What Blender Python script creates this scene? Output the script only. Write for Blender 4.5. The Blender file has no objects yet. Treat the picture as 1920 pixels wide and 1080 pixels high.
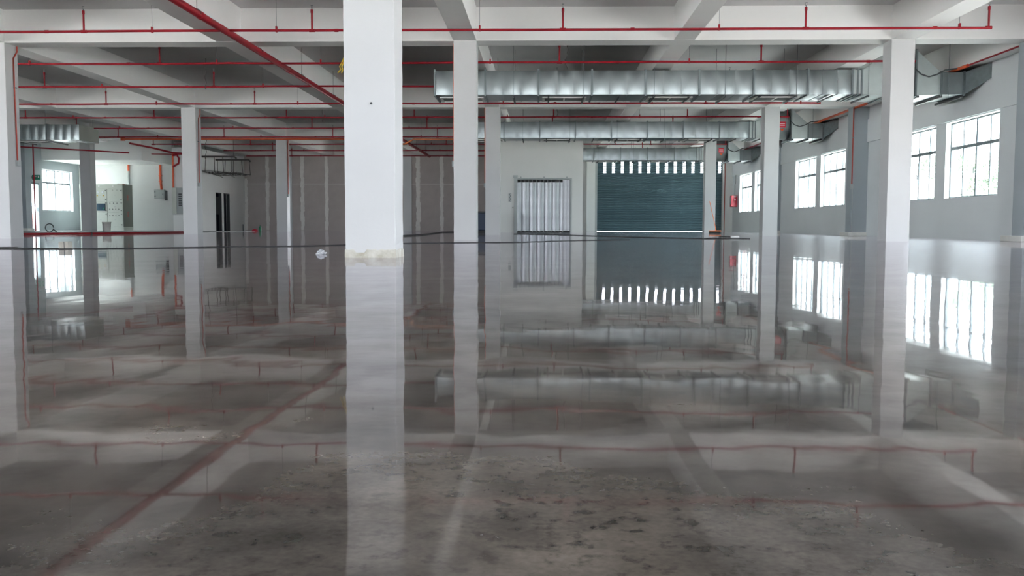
import bpy, math, random
from mathutils import Vector, Matrix
random.seed(7)
scene = bpy.context.scene
COL = scene.collection

# ------------------------------------------------------------------ camera
CAMH = 0.3225
cam_d = bpy.data.cameras.new('camera')
cam_d.sensor_width = 36.0
cam_d.lens = 36.0 * 1704.4585 / 1920.0
cam_d.clip_start = 0.02
cam_d.clip_end = 400
cam = bpy.data.objects.new('camera', cam_d)
COL.objects.link(cam)
yaw, pitch, roll = math.radians(1.8781), math.radians(3.9253), math.radians(0.1547)
fw = Vector((-math.sin(yaw)*math.cos(pitch), math.cos(yaw)*math.cos(pitch), -math.sin(pitch)))
rt = Vector((math.cos(yaw), math.sin(yaw), 0))
up = rt.cross(fw)
rt2 = rt*math.cos(roll) + up*math.sin(roll)
up2 = rt2.cross(fw)
cam.matrix_world = Matrix((
    (rt2.x, up2.x, -fw.x, 0), (rt2.y, up2.y, -fw.y, 0), (rt2.z, up2.z, -fw.z, CAMH), (0, 0, 0, 1)))
scene.camera = cam

# ------------------------------------------------------------------ sky and exposure
world = bpy.data.worlds.new('overcast_sky')
scene.world = world
world.use_nodes = True
nt = world.node_tree
nt.nodes.clear()
wo = nt.nodes.new('ShaderNodeOutputWorld')
bg = nt.nodes.new('ShaderNodeBackground')
tc = nt.nodes.new('ShaderNodeTexCoord')
sx = nt.nodes.new('ShaderNodeSeparateXYZ')
rp = nt.nodes.new('ShaderNodeValToRGB')
rp.color_ramp.elements[0].position = 0.0
rp.color_ramp.elements[0].color = (0.86, 0.93, 1.0, 1)
rp.color_ramp.elements[1].position = 0.7
rp.color_ramp.elements[1].color = (0.90, 0.95, 1.0, 1)
nt.links.new(tc.outputs['Generated'], sx.inputs[0])
nt.links.new(sx.outputs['Z'], rp.inputs[0])
nt.links.new(rp.outputs[0], bg.inputs['Color'])
bg.inputs['Strength'].default_value = 15.0
nt.links.new(bg.outputs[0], wo.inputs['Surface'])
sun_d = bpy.data.lights.new('sun', 'SUN')
sun_d.energy = 52.0; sun_d.angle = math.radians(8); sun_d.color = (1.0, 0.98, 0.95)
sun = bpy.data.objects.new('sun', sun_d); COL.objects.link(sun)
sun.rotation_euler = Vector((0.10, 0.28, -0.95)).to_track_quat('-Z', 'Y').to_euler()   # high sun behind the camera, added to make the yard bounce light indoors
vs = scene.view_settings
vs.view_transform = 'Standard'
vs.look = 'None'
vs.exposure = 0.52
vs.gamma = 1.0
vs.use_curve_mapping = False
scene.cycles.max_bounces = 14
scene.cycles.diffuse_bounces = 7
scene.cycles.glossy_bounces = 6
scene.cycles.transparent_max_bounces = 24
scene.cycles.sample_clamp_indirect = 8.0
scene.cycles.caustics_reflective = False
scene.cycles.caustics_refractive = False

# ------------------------------------------------------------------ main measures (metres)
R = [8.97, 20.10, 31.23, 42.37, 53.50]          # front faces of the column rows
YB = -9.0                                        # wall behind the camera
XA, XB, XC, XAA = -12.44, -1.95, 7.49, -21.75    # left faces of the column lines
WR, WL = 10.97, -24.6                            # inner faces of the side walls
HB, HS = 4.34, 5.06                              # beam underside, slab underside

# ------------------------------------------------------------------ materials
def mat(name, col, rough=0.6, metal=0.0, noise=0.0, nscale=3.0, bump=0.0, bscale=60.0, spec=0.5, col2=None):
    m = bpy.data.materials.new(name)
    m.use_nodes = True
    n, l = m.node_tree.nodes, m.node_tree.links
    p = n['Principled BSDF']
    p.inputs['Base Color'].default_value = (*col, 1)
    p.inputs['Roughness'].default_value = rough
    p.inputs['Metallic'].default_value = metal
    p.inputs['Specular IOR Level'].default_value = spec
    if noise > 0 or bump > 0:
        t = n.new('ShaderNodeTexCoord')
    if noise > 0:
        nz = n.new('ShaderNodeTexNoise')
        nz.inputs['Scale'].default_value = nscale
        nz.inputs['Detail'].default_value = 8
        r = n.new('ShaderNodeValToRGB')
        r.color_ramp.elements[0].position = 0.3
        r.color_ramp.elements[1].position = 0.7
        c2 = col2 or tuple(c*(1-noise) for c in col)
        r.color_ramp.elements[0].color = (*c2, 1)
        r.color_ramp.elements[1].color = (*col, 1)
        l.new(t.outputs['Object'], nz.inputs['Vector'])
        l.new(nz.outputs['Fac'], r.inputs[0])
        l.new(r.outputs[0], p.inputs['Base Color'])
    if bump > 0:
        nb = n.new('ShaderNodeTexNoise')
        nb.inputs['Scale'].default_value = bscale
        nb.inputs['Detail'].default_value = 4
        b = n.new('ShaderNodeBump')
        b.inputs['Strength'].default_value = bump
        b.inputs['Distance'].default_value = 0.005
        l.new(t.outputs['Object'], nb.inputs['Vector'])
        l.new(nb.outputs['Fac'], b.inputs['Height'])
        l.new(b.outputs[0], p.inputs['Normal'])
    return m

M = {}
M['column'] = mat('white_column_paint', (0.52, 0.52, 0.53), 0.55, noise=0.05, nscale=1.5, bump=0.25, bscale=25)
M['beam'] = mat('white_beam_paint', (0.88, 0.87, 0.86), 0.7, noise=0.03, nscale=0.8)
M['slab'] = mat('soffit_paint', (0.66, 0.65, 0.655), 0.8, noise=0.10, nscale=0.6)
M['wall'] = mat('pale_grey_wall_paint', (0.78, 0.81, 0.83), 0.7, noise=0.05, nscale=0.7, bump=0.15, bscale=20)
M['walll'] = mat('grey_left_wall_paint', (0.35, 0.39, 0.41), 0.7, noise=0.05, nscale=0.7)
M['wallr'] = mat('off_white_room_paint', (0.64, 0.65, 0.645), 0.7, noise=0.05, nscale=0.7)
M['pil'] = mat('backlit_pilaster_grey', (0.36, 0.40, 0.43), 0.7, noise=0.05, nscale=1)  # darker than the wall: the pilasters' backlit shade is put into the colour
M['wallw'] = mat('white_wall_paint', (0.86, 0.87, 0.86), 0.7, noise=0.05, nscale=0.7)
M['core'] = mat('warm_white_wall_paint', (0.84, 0.84, 0.82), 0.7, noise=0.06, nscale=0.5)
M['plinth'] = mat('plinth_paint', (0.78, 0.77, 0.74), 0.7, noise=0.12, nscale=5)
M['patch'] = mat('chipped_mortar', (0.58, 0.57, 0.53), 0.85, noise=0.6, nscale=7, bump=0.8, bscale=40, col2=(0.34, 0.31, 0.25))
M['board'] = mat('gypsum_board', (0.52, 0.47, 0.455), 0.85, noise=0.12, nscale=2)
M['compound'] = mat('joint_compound', (0.86, 0.84, 0.81), 0.85, noise=0.12, nscale=5)
M['red'] = mat('red_pipe_paint', (0.30, 0.006, 0.016), 0.5, noise=0.15, nscale=6, spec=0.25)
M['redbox'] = mat('red_cabinet_paint', (0.62, 0.03, 0.06), 0.35, noise=0.05)
M['orange'] = mat('orange_conduit', (0.72, 0.10, 0.025), 0.4, noise=0.15, nscale=5)
M['conduit'] = mat('red_conduit_paint', (0.42, 0.05, 0.03), 0.5, noise=0.15, nscale=5)
M['galv'] = mat('galvanised_steel', (0.31, 0.345, 0.355), 0.32, metal=0.92, noise=0.12, nscale=4, bump=0.05, bscale=6)
M['galvm'] = mat('galvanised_hood_sheet', (0.52, 0.57, 0.57), 0.42, metal=0.45, noise=0.12, nscale=4)
M['galv2'] = mat('galvanised_flange', (0.20, 0.23, 0.24), 0.45, metal=0.8, noise=0.2, nscale=8)
M['steel'] = mat('brushed_steel', (0.40, 0.41, 0.43), 0.38, metal=0.6, noise=0.2, nscale=2.5, bump=0.15, bscale=3)
M['dark'] = mat('dark_bracket', (0.05, 0.055, 0.06), 0.5, noise=0.1)
M['black'] = mat('black_rubber', (0.012, 0.012, 0.014), 0.5, noise=0.1)
M['grille'] = mat('diffuser_white', (0.72, 0.72, 0.70), 0.45, noise=0.03)
M['grille_in'] = mat('diffuser_louvre', (0.22, 0.23, 0.23), 0.5, noise=0.1)
M['shutter'] = mat('shutter_slat_paint', (0.095, 0.155, 0.18), 0.45, metal=0.0, noise=0.08, nscale=2, spec=0.15)
M['frame'] = mat('window_frame_metal', (0.16, 0.19, 0.21), 0.45, metal=0.2, noise=0.05)
M['reveal'] = mat('window_reveal_paint', (0.84, 0.85, 0.85), 0.6, noise=0.03)
M['cab'] = mat('switchgear_enamel', (0.55, 0.58, 0.53), 0.4, noise=0.04, nscale=2)
M['cabside'] = mat('switchgear_side', (0.20, 0.215, 0.19), 0.5, noise=0.05, nscale=2)
M['greybox'] = mat('grey_enclosure', (0.42, 0.45, 0.45), 0.45, noise=0.05)
M['blue'] = mat('breaker_blue', (0.02, 0.06, 0.10), 0.35, noise=0.1)
M['glassy'] = mat('meter_glass', (0.72, 0.74, 0.78), 0.1, noise=0.05)
M['yellow'] = mat('yellow_plastic', (0.62, 0.42, 0.02), 0.5, noise=0.1)
M['green'] = mat('green_plastic', (0.01, 0.22, 0.09), 0.3, noise=0.1)
M['sign'] = mat('exit_sign_face', (0.02, 0.25, 0.16), 0.4, noise=0.05)
M['bucket'] = mat('white_bucket_plastic', (0.66, 0.64, 0.60), 0.55, noise=0.15, nscale=8)
M['block'] = mat('cement_block', (0.48, 0.45, 0.40), 0.9, noise=0.25, nscale=14, bump=0.5, bscale=80)
M['navy'] = mat('bin_plastic', (0.025, 0.04, 0.08), 0.5, noise=0.1)
M['broom'] = mat('broom_orange', (0.85, 0.20, 0.06), 0.45, noise=0.08)
M['bristle'] = mat('bristle_black', (0.02, 0.02, 0.02), 0.9, noise=0.3, nscale=60)
M['screed'] = mat('pale_screed', (0.36, 0.36, 0.37), 0.6, noise=0.12, nscale=1.5)
M['white'] = mat('white_plastic', (0.82, 0.82, 0.82), 0.5, noise=0.02)
M['leaf'] = mat('pale_leaves', (0.13, 0.17, 0.12), 0.7, noise=0.35, nscale=2)
M['bark'] = mat('bark', (0.16, 0.13, 0.10), 0.9, noise=0.3)
M['ground'] = mat('yard_concrete', (0.55, 0.55, 0.53), 0.9, noise=0.2, nscale=0.3)
M['facade'] = mat('far_facade', (0.55, 0.56, 0.56), 0.8, noise=0.05)
M['facadered'] = mat('far_red_panel', (0.50, 0.12, 0.11), 0.7, noise=0.05)
M['wire'] = mat('bare_wire', (0.06, 0.055, 0.05), 0.5, noise=0.1)
M['copper'] = mat('copper_orange_pipe', (0.75, 0.22, 0.08), 0.25, metal=0.5, noise=0.15, nscale=3)

def glass_mat(name, tint, gl=0.0):
    m = bpy.data.materials.new(name); m.use_nodes = True
    n, l = m.node_tree.nodes, m.node_tree.links
    n.remove(n['Principled BSDF'])
    tr = n.new('ShaderNodeBsdfTransparent'); tr.inputs[0].default_value = (*tint, 1)
    g = n.new('ShaderNodeBsdfGlossy'); g.inputs['Roughness'].default_value = 0.02
    fr = n.new('ShaderNodeFresnel')
    geo = n.new('ShaderNodeNewGeometry')          # the same reflectance from both faces of the sheet
    mr = n.new('ShaderNodeMapRange'); mr.inputs['To Min'].default_value = 1.45; mr.inputs['To Max'].default_value = 1/1.45
    l.new(geo.outputs['Backfacing'], mr.inputs['Value']); l.new(mr.outputs[0], fr.inputs['IOR'])
    mx = n.new('ShaderNodeMixShader')
    l.new(fr.outputs[0], mx.inputs[0]); l.new(tr.outputs[0], mx.inputs[1]); l.new(g.outputs[0], mx.inputs[2])
    l.new(mx.outputs[0], n['Material Output'].inputs['Surface'])
    return m
M['glass'] = glass_mat('window_glass', (0.93, 0.97, 0.96))
M['film'] = glass_mat('clear_plastic_film', (0.80, 0.82, 0.86))

def bag_mat():
    m = bpy.data.materials.new('cloudy_plastic'); m.use_nodes = True
    n, l = m.node_tree.nodes, m.node_tree.links
    p = n['Principled BSDF']; p.inputs['Base Color'].default_value = (0.75, 0.77, 0.82, 1); p.inputs['Roughness'].default_value = 0.25
    p.inputs['Alpha'].default_value = 0.55
    return m
M['bag'] = bag_mat()
def floor_mat():
    m = bpy.data.materials.new('polished_concrete'); m.use_nodes = True
    n, l = m.node_tree.nodes, m.node_tree.links
    p = n['Principled BSDF']
    t = n.new('ShaderNodeTexCoord')
    def noise(scale, detail, rough=0.55, vec=None, dist=0.0):
        z = n.new('ShaderNodeTexNoise')
        z.inputs['Scale'].default_value = scale; z.inputs['Detail'].default_value = detail
        z.inputs['Roughness'].default_value = rough; z.inputs['Distortion'].default_value = dist
        l.new(vec or t.outputs['Object'], z.inputs['Vector'])
        return z.outputs['Fac']
    def ramp(src, stops):
        r = n.new('ShaderNodeValToRGB')
        while len(r.color_ramp.elements) > 1: r.color_ramp.elements.remove(r.color_ramp.elements[-1])
        r.color_ramp.elements[0].position = stops[0][0]; r.color_ramp.elements[0].color = (*stops[0][1], 1)
        for pos, c in stops[1:]:
            e = r.color_ramp.elements.new(pos); e.color = (*c, 1)
        l.new(src, r.inputs[0]); return r.outputs[0]
    def mix(kind, f, a, b):
        x = n.new('ShaderNodeMix'); x.data_type = 'RGBA'; x.blend_type = kind
        if isinstance(f, float): x.inputs[0].default_value = f
        else: l.new(f, x.inputs[0])
        for s, v in ((6, a), (7, b)):
            if isinstance(v, tuple): x.inputs[s].default_value = (*v, 1)
            else: l.new(v, x.inputs[s])
        return x.outputs[2]
    g = lambda v: (v, v, v)
    big = noise(1.7, 5, 0.5, dist=0.3)
    base = ramp(big, [(0.30, (0.036, 0.035, 0.034)), (0.48, (0.088, 0.078, 0.070)), (0.62, (0.138, 0.119, 0.102)), (0.8, (0.165, 0.142, 0.121))])
    mid = noise(9.0, 6, 0.6)
    base = mix('MULTIPLY', 0.75, base, ramp(mid, [(0.34, g(0.45)), (0.55, g(0.95)), (0.72, g(1.25))]))
    spots = noise(34.0, 5, 0.6)
    zone = noise(1.6, 3, 0.5)
    zmask = ramp(zone, [(0.35, g(0.0)), (0.62, g(1.0))])
    spot = ramp(spots, [(0.34, g(0.30)), (0.47, g(1.0))])
    base = mix('MULTIPLY', zmask, base, spot)
    fine = noise(120.0, 2, 0.5)
    base = mix('MULTIPLY', 0.5, base, ramp(fine, [(0.3, g(0.75)), (0.7, g(1.2))]))
    # small pale flecks of spilt plaster
    vo = n.new('ShaderNodeTexVoronoi'); vo.inputs['Scale'].default_value = 4.5
    l.new(t.outputs['Object'], vo.inputs['Vector'])
    fl = ramp(vo.outputs['Distance'], [(0.04, g(1.0)), (0.09, g(0.0))])
    vz = ramp(noise(0.5, 1, 0.5), [(0.50, g(0.0)), (0.62, g(0.6))])
    flm = mix('MULTIPLY', 1.0, fl, vz)
    base = mix('MIX', flm, base, (0.34, 0.33, 0.32))
    # polish is uneven: worn and dusty patches mirror less
    dust = ramp(noise(2.2, 6, 0.6), [(0.30, g(0.42)), (0.62, g(0.82))])
    dust = mix('MULTIPLY', 1.0, dust, ramp(mid, [(0.36, g(0.72)), (0.56, g(1.0))]))
    # gentle waves left by the polishing machine
    mp = n.new('ShaderNodeMapping'); mp.inputs['Scale'].default_value = (1.0, 0.55, 1.0)
    l.new(t.outputs['Object'], mp.inputs['Vector'])
    w1 = noise(1.3, 2, 0.5, vec=mp.outputs[0])
    w2 = noise(5.0, 2, 0.5, vec=mp.outputs[0])
    b1 = n.new('ShaderNodeBump'); b1.inputs['Strength'].default_value = 1.0; b1.inputs['Distance'].default_value = 0.0026
    b2 = n.new('ShaderNodeBump'); b2.inputs['Strength'].default_value = 1.0; b2.inputs['Distance'].default_value = 0.0006
    l.new(w1, b1.inputs['Height']); l.new(w2, b2.inputs['Height'])
    l.new(b1.outputs[0], b2.inputs['Normal'])
    nrm = b2.outputs[0]
    n.remove(p)
    df = n.new('ShaderNodeBsdfDiffuse'); l.new(base, df.inputs['Color'])
    ga = n.new('ShaderNodeBsdfGlossy'); ga.inputs['Roughness'].default_value = 0.03
    gb = n.new('ShaderNodeBsdfGlossy'); gb.inputs['Roughness'].default_value = 0.26
    for q in (ga, gb): q.inputs['Color'].default_value = (0.99, 0.97, 1.0, 1); l.new(nrm, q.inputs['Normal'])
    gm = n.new('ShaderNodeMixShader'); gm.inputs[0].default_value = 0.16
    l.new(ga.outputs[0], gm.inputs[1]); l.new(gb.outputs[0], gm.inputs[2])
    fr = n.new('ShaderNodeFresnel'); fr.inputs['IOR'].default_value = 1.52; l.new(nrm, fr.inputs['Normal'])
    mu = n.new('ShaderNodeMath'); mu.operation = 'MULTIPLY'
    # dust is seen through at steep angles and closes up to a full mirror at grazing ones
    lf = n.new('ShaderNodeMapRange'); l.new(fr.outputs[0], lf.inputs['Value']); l.new(dust, lf.inputs['To Min']); lf.inputs['To Max'].default_value = 1.0
    l.new(fr.outputs[0], mu.inputs[0]); l.new(lf.outputs[0], mu.inputs[1])
    fm = n.new('ShaderNodeMixShader')
    l.new(mu.outputs[0], fm.inputs[0]); l.new(df.outputs[0], fm.inputs[1]); l.new(gm.outputs[0], fm.inputs[2])
    l.new(fm.outputs[0], n['Material Output'].inputs['Surface'])
    return m
M['floor'] = floor_mat()

# ------------------------------------------------------------------ mesh helpers
WORLD = {}                                       # world position of every object built
class MB:
    def __init__(s): s.v = []; s.f = []; s.fm = []; s.smooth = []
    def add(s, vs_, fs, k=0, sm=False):
        o = len(s.v); s.v += [tuple(v) for v in vs_]
        for f in fs: s.f.append(tuple(i+o for i in f)); s.fm.append(k); s.smooth.append(sm)
        return s
    def box(s, x0, x1, y0, y1, z0, z1, k=0):
        return s.hexa([(x0,y0,z0),(x1,y0,z0),(x1,y1,z0),(x0,y1,z0),(x0,y0,z1),(x1,y0,z1),(x1,y1,z1),(x0,y1,z1)], k)
    def hexa(s, p, k=0):
        return s.add(p, [(3,2,1,0),(4,5,6,7),(0,1,5,4),(1,2,6,5),(2,3,7,6),(3,0,4,7)], k)
    def bar(s, p0, p1, w, h, k=0):
        p0, p1 = Vector(p0), Vector(p1); d = (p1-p0).normalized()
        a = d.cross(Vector((0,0,1)))
        if a.length < 1e-4: a = Vector((1,0,0))
        a.normalize(); b = a.cross(d).normalized()
        a *= w/2; b *= h/2
        return s.hexa([p0-a-b, p0+a-b, p1+a-b, p1-a-b, p0-a+b, p0+a+b, p1+a+b, p1-a+b], k)
    def tube(s, pts, r, n=8, k=0, caps=True, r1=None):
        pts = [Vector(p) for p in pts]; rings = []
        ref = None
        for i, p in enumerate(pts):
            d = (pts[min(i+1, len(pts)-1)] - pts[max(i-1, 0)])
            if d.length < 1e-9: d = Vector((0,0,1))
            d.normalize()
            if ref is None:
                ref = Vector((0,0,1)) if abs(d.z) < 0.9 else Vector((1,0,0))
            a = d.cross(ref)
            if a.length < 1e-3: a = d.cross(Vector((0,1,0)))
            a.normalize(); b = a.cross(d).normalized(); ref = b
            rr = r if r1 is None else r + (r1-r)*i/(len(pts)-1)
            rings.append([p + a*rr*math.cos(2*math.pi*j/n) + b*rr*math.sin(2*math.pi*j/n) for j in range(n)])
        vs_ = [v for rg in rings for v in rg]; fs = []
        for i in range(len(pts)-1):
            for j in range(n):
                fs.append((i*n+j, (i+1)*n+j, (i+1)*n+(j+1) % n, i*n+(j+1) % n))
        s.add(vs_, fs, k, True)
        if caps:
            s.add(rings[0], [tuple(range(n))], k); s.add(rings[-1], [tuple(range(n-1, -1, -1))], k)
        return s
    def lathe(s, c, prof, n=20, k=0):
        vs_ = []; fs = []
        for (r, z) in prof:
            for j in range(n):
                a = 2*math.pi*j/n; vs_.append((c[0]+r*math.cos(a), c[1]+r*math.sin(a), c[2]+z))
        for i in range(len(prof)-1):
            for j in range(n): fs.append((i*n+j, i*n+(j+1) % n, (i+1)*n+(j+1) % n, (i+1)*n+j))
        return s.add(vs_, fs, k, True)
    def build(s, name, material, parent=None, origin=None, bevel=0.0):
        xs, ys, zs = zip(*s.v)
        if origin is None: origin = ((min(xs)+max(xs))/2, (min(ys)+max(ys))/2, min(zs))
        me = bpy.data.meshes.new(name)
        me.from_pydata([(a-origin[0], b-origin[1], c-origin[2]) for a, b, c in s.v], [], s.f)
        for m_ in (material if isinstance(material, (list, tuple)) else [material]): me.materials.append(m_)
        me.polygons.foreach_set('material_index', s.fm)
        me.polygons.foreach_set('use_smooth', s.smooth)
        me.update()
        o = bpy.data.objects.new(name, me)
        place(o, origin, parent)
        if bevel > 0:
            b = o.modifiers.new('bevel', 'BEVEL'); b.width = bevel; b.segments = 2; b.limit_method = 'ANGLE'
        return o
def place(o, origin, parent=None):
    COL.objects.link(o)
    WORLD[o.name] = Vector(origin)
    if parent is not None:
        o.parent = parent; o.location = Vector(origin) - WORLD[parent.name]
    else: o.location = Vector(origin)
    return o
def copy_at(src, origin, parent=None):           # a copy sharing the mesh
    c = src.copy()
    return place(c, origin, parent)
def box(*a): return MB().box(*a)
def tag(o, label=None, cat=None, group=None, kind=None):
    if label: o['label'] = label
    if cat: o['category'] = cat
    if group: o['group'] = group
    if kind: o['kind'] = kind
    return o
def thing(name, loc, label, cat, group=None):
    o = bpy.data.objects.new(name, None); o.empty_display_size = 0.1
    place(o, loc); return tag(o, label, cat, group)
def struct(o, label=None): return tag(o, label, kind='structure')

# ------------------------------------------------------------------ floor and ceiling
floor = struct(box(WL-0.3, WR+0.3, YB-0.3, 54.2, -0.25, 0.0).build('floor', M['floor'], origin=(0, 0, 0)), 'grey brown polished concrete floor mirroring the hall')
scr = MB()
scr.add([(-24.6,26.9,0.0),(-15.42,26.9,0.0),(-14.35,29.4,0.0),(-14.3,36.2,0.0),(-14.3,44.9,0.0),(-18.4,44.9,0.0),(-18.4,47.8,0.0),(-24.6,47.8,0.0)]+
        [(-24.6,26.9,0.012),(-15.42,26.9,0.012),(-14.35,29.4,0.012),(-14.3,36.2,0.012),(-14.3,44.9,0.012),(-18.4,44.9,0.012),(-18.4,47.8,0.012),(-24.6,47.8,0.012)],
        [(8,9,10,11,12,13,14,15)]+[(i,(i+1) % 8,8+(i+1) % 8,8+i) for i in range(8)])
struct(scr.build('trim_1', M['screed']), 'pale unpolished strip of floor in front of the electrical cabinets')

ceiling = struct(box(WL-0.3, WR+0.3, YB-0.3, 54.2, HS, HS+0.3).build('ceiling', M['slab']), 'concrete slab ceiling crossed by white beams')
for y in [-2.16-11.13+4.6] + [-2.16] + R[:4] + [53.44]:
    box(WL, WR, y, y+0.56, HB, HS).build('beam', M['beam'], ceiling)
for x0, w in ((WL, .3), (XAA, .5), (-17.3, .5), (XA, .5), (-7.18, .55), (XB, .5), (2.83, .45), (XC, .5), (10.56, .41)):
    box(x0, x0+w, YB, 53.5, HB+0.004, HS).build('beam', M['beam'], ceiling)

# ------------------------------------------------------------------ right wall with its windows
WT = 0.28
def wall_with_openings(name, xa, xb, openings, z1, material, label):
    """wall in the Y direction between xa and xb; openings = (y0, y1, z0, z1) sorted by y"""
    mb = MB(); y = YB
    for (a, b, c, d) in openings:
        mb.box(xa, xb, y, a, 0, z1)
        if c > 0: mb.box(xa, xb, a, b, 0, c)
        mb.box(xa, xb, a, b, d, z1)
        y = b
    mb.box(xa, xb, y, 53.8, 0, z1)
    return struct(mb.build(name, material), label)
def bay_openings(rows, z0=1.08, z1=3.13):
    out = []
    for r in rows:
        out += [(r+2.30, r+5.22, z0, z1), (r+5.84, r+8.80, z0, z1)]
    return out
right_rows = [-2.16-11.13+11.13*0 + 4.3, R[0]-11.13+0.0, R[0], R[1], R[2], R[3]]
ROWS_R = [R[0]-11.13, R[0], R[1], R[2], R[3]]
opR = [(-7.4, -2.6, 0.0, 4.2), (-1.2, 6.5, 0.0, 3.0), (12.0, 17.0, 0.0, 2.3)] + bay_openings(ROWS_R[2:])
wall_right = wall_with_openings('wall_right', WR, WR+WT, opR, HS, M['wall'], 'pale grey right wall with tall gridded windows')
# thicker lintel band above the windows and upper beam band
lin = MB()
for r in ROWS_R[2:]:
    lin.box(WR-0.05, WR+0.001, r+0.5, r+11.13, 3.15, 3.92)
lin.build('lintel', M['wall'], wall_right)
for r in ROWS_R + [R[4]]:
    y1 = r+0.5 if r < 53 else 53.5
    y0 = r if r < 53 else 53.0
    box(10.43, WR, y0, y1, 0.0, HB).build('pilaster', M['pil'] if r < 53 else M['wallw'], wall_right, bevel=0.008)
    if r < 53:
        box(10.36, WR, y0-0.06, y1+0.35, 0.0, 0.13).build('plinth', M['plinth'], wall_right, bevel=0.01)

WIN = [0]
def portal(x, y, z, sy, sz, side):               # tells the renderer where the sky looks in; gives no light of its own
    ld = bpy.data.lights.new('sky_portal', 'AREA'); ld.shape = 'RECTANGLE'
    ld.size = sz; ld.size_y = sy; ld.cycles.is_portal = True
    lo = bpy.data.objects.new('sky_portal', ld); COL.objects.link(lo)
    lo.location = (x, y, z); lo.rotation_euler = (0, math.radians(90*side), 0)
def make_window(y0, y1, z0, z1, xin, side, label, transom=2.43, slim=False):
    """gridded metal window lying in a side wall; side = +1 right wall, -1 left wall"""
    WIN[0] += 1
    xo = xin + side*0.17
    w = bpy.data.objects.new('window_%d' % WIN[0], None)
    place(w, (xo, (y0+y1)/2, z0)); struct(w, label)
    f = MB(); t = 0.05; d = 0.035
    f.box(xo-d, xo+d, y0, y0+t, z0, z1).box(xo-d, xo+d, y1-t, y1, z0, z1)
    f.box(xo-d, xo+d, y0, y1, z0, z0+t).box(xo-d, xo+d, y0, y1, z1-t, z1)
    f.build('frame', M['frame'], w)
    box(xo-0.036, xo+0.036, y0+t, y1-t, transom-0.042, transom+0.042).build('transom', M['frame'], w)
    step = (y1-y0)/4
    for i in range(1, 4):
        y = y0+step*i; q = 0.034 if i == 2 else 0.024
        box(xo-0.026, xo+0.026, y-q, y+q, z0+t, z1-t).build('mullion', M['frame'], w)
    for i in range(4):
        for (a, b) in ((z0+t, transom-0.032), (transom+0.032, z1-t)):
            ya, yb = y0+step*i+0.02, y0+step*(i+1)-0.02
            MB().box(xo-0.003, xo+0.003, ya, yb, a, b).build('pane', M['glass'], w)
    if not slim:
        hy = y0+step*2+0.05
        box(xo-side*0.06, xo-side*0.026, hy, hy+0.02, 1.7, 1.84).build('handle', M['steel'], w)
    # bright painted reveal round the opening
    rv = MB(); e = 0.012
    xa, xb = sorted((xin-side*0.004, xin+side*0.14))
    rv.box(xa, xb, y0-0.001, y0+e, z0, z1).box(xa, xb, y1-e, y1+0.001, z0, z1)
    rv.box(xa, xb, y0, y1, z1-e, z1+0.001)
    xa, xb = sorted((xin-side*0.02, xin+side*0.14))
    rv.box(xa, xb, y0, y1, z0-0.001, z0+e)
    rv.build('reveal', M['reveal'], w)
    portal(xin+side*(WT+0.03), (y0+y1)/2, (z0+z1)/2, y1-y0, z1-z0, side)
bays = ['behind the camera', 'beside the big near column', 'between the first and second right pilasters',
        'between the second and third right pilasters', 'in the farthest right bay beside the shutter']
for i, (a, b, c, d) in enumerate(opR):
    if i < 3:                                    # open bay, unseen on the right, added to let daylight in
        portal(WR+WT+0.03, (a+b)/2, (c+d)/2, b-a, d-c, 1); continue
    lb = '%s white lit gridded window %s' % ('nearer' if i % 2 else 'farther', bays[(i+1)//2])
    make_window(a, b, c, d, WR, 1, lb)

# ------------------------------------------------------------------ left wall
opL = [(-1.0, 8.0, 0, 3.4), (10.5, 19.0, 0.0, 3.6), (22.5, 25.4, 1.0, 3.1)]  # unseen openings, added to brighten the hall from the left
opL += [(43.0, 43.86, 0.0, 2.34), (44.2, 47.12, 1.0, 3.05)]
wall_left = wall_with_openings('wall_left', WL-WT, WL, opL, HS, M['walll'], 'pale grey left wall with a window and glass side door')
for r in [R[0]-11.13] + R[:4]:
    box(WL, -24.38, r, r+0.5, 0, HB).build('pilaster', M['pil'], wall_left, bevel=0.008)
    box(WL, -24.32, r-0.05, r+0.55, 0, 0.14).build('plinth', M['plinth'], wall_left, bevel=0.01)
for i, (a, b, c, d) in enumerate(opL):
    if i < 3: portal(WL-WT-0.03, (a+b)/2, (c+d)/2, b-a, d-c, -1)   # unseen openings added behind the columns to let daylight in
    if c == 0.0: continue
    make_window(a, b, c, d, WL, -1, 'bright gridded window in far left corner beside the switchgear', transom=2.40, slim=True)
# side door, glazed, in the far left
door = bpy.data.objects.new('door_1', None); place(door, (WL-0.1, 43.33, 0)); struct(door, 'narrow glazed side door below the green sign')
fr = MB()
fr.box(WL-0.16, WL+0.02, 43.0, 43.05, 0, 2.34).box(WL-0.16, WL+0.02, 43.81, 43.86, 0, 2.34).box(WL-0.16, WL+0.02, 43.05, 43.81, 2.27, 2.34)
fr.build('frame', M['frame'], door)
box(WL-0.12, WL-0.11, 43.05, 43.81, 0.02, 2.27).build('pane', M['glass'], door)
box(WL-0.10, WL-0.05, 43.72, 43.75, 0.95, 1.15).build('handle', M['steel'], door)

# ------------------------------------------------------------------ far left rooms
wb = struct(box(WL, -19.55, 47.8, 48.0, 0, HS).build('wall_electrical_room', M['wallr']), 'white wall behind the switchgear')
bulk = struct(box(WL, -19.6, 44.2, 47.8, 3.48, HS).build('trim_2', M['wallw']), 'white dropped bulkhead above the switchgear')
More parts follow.
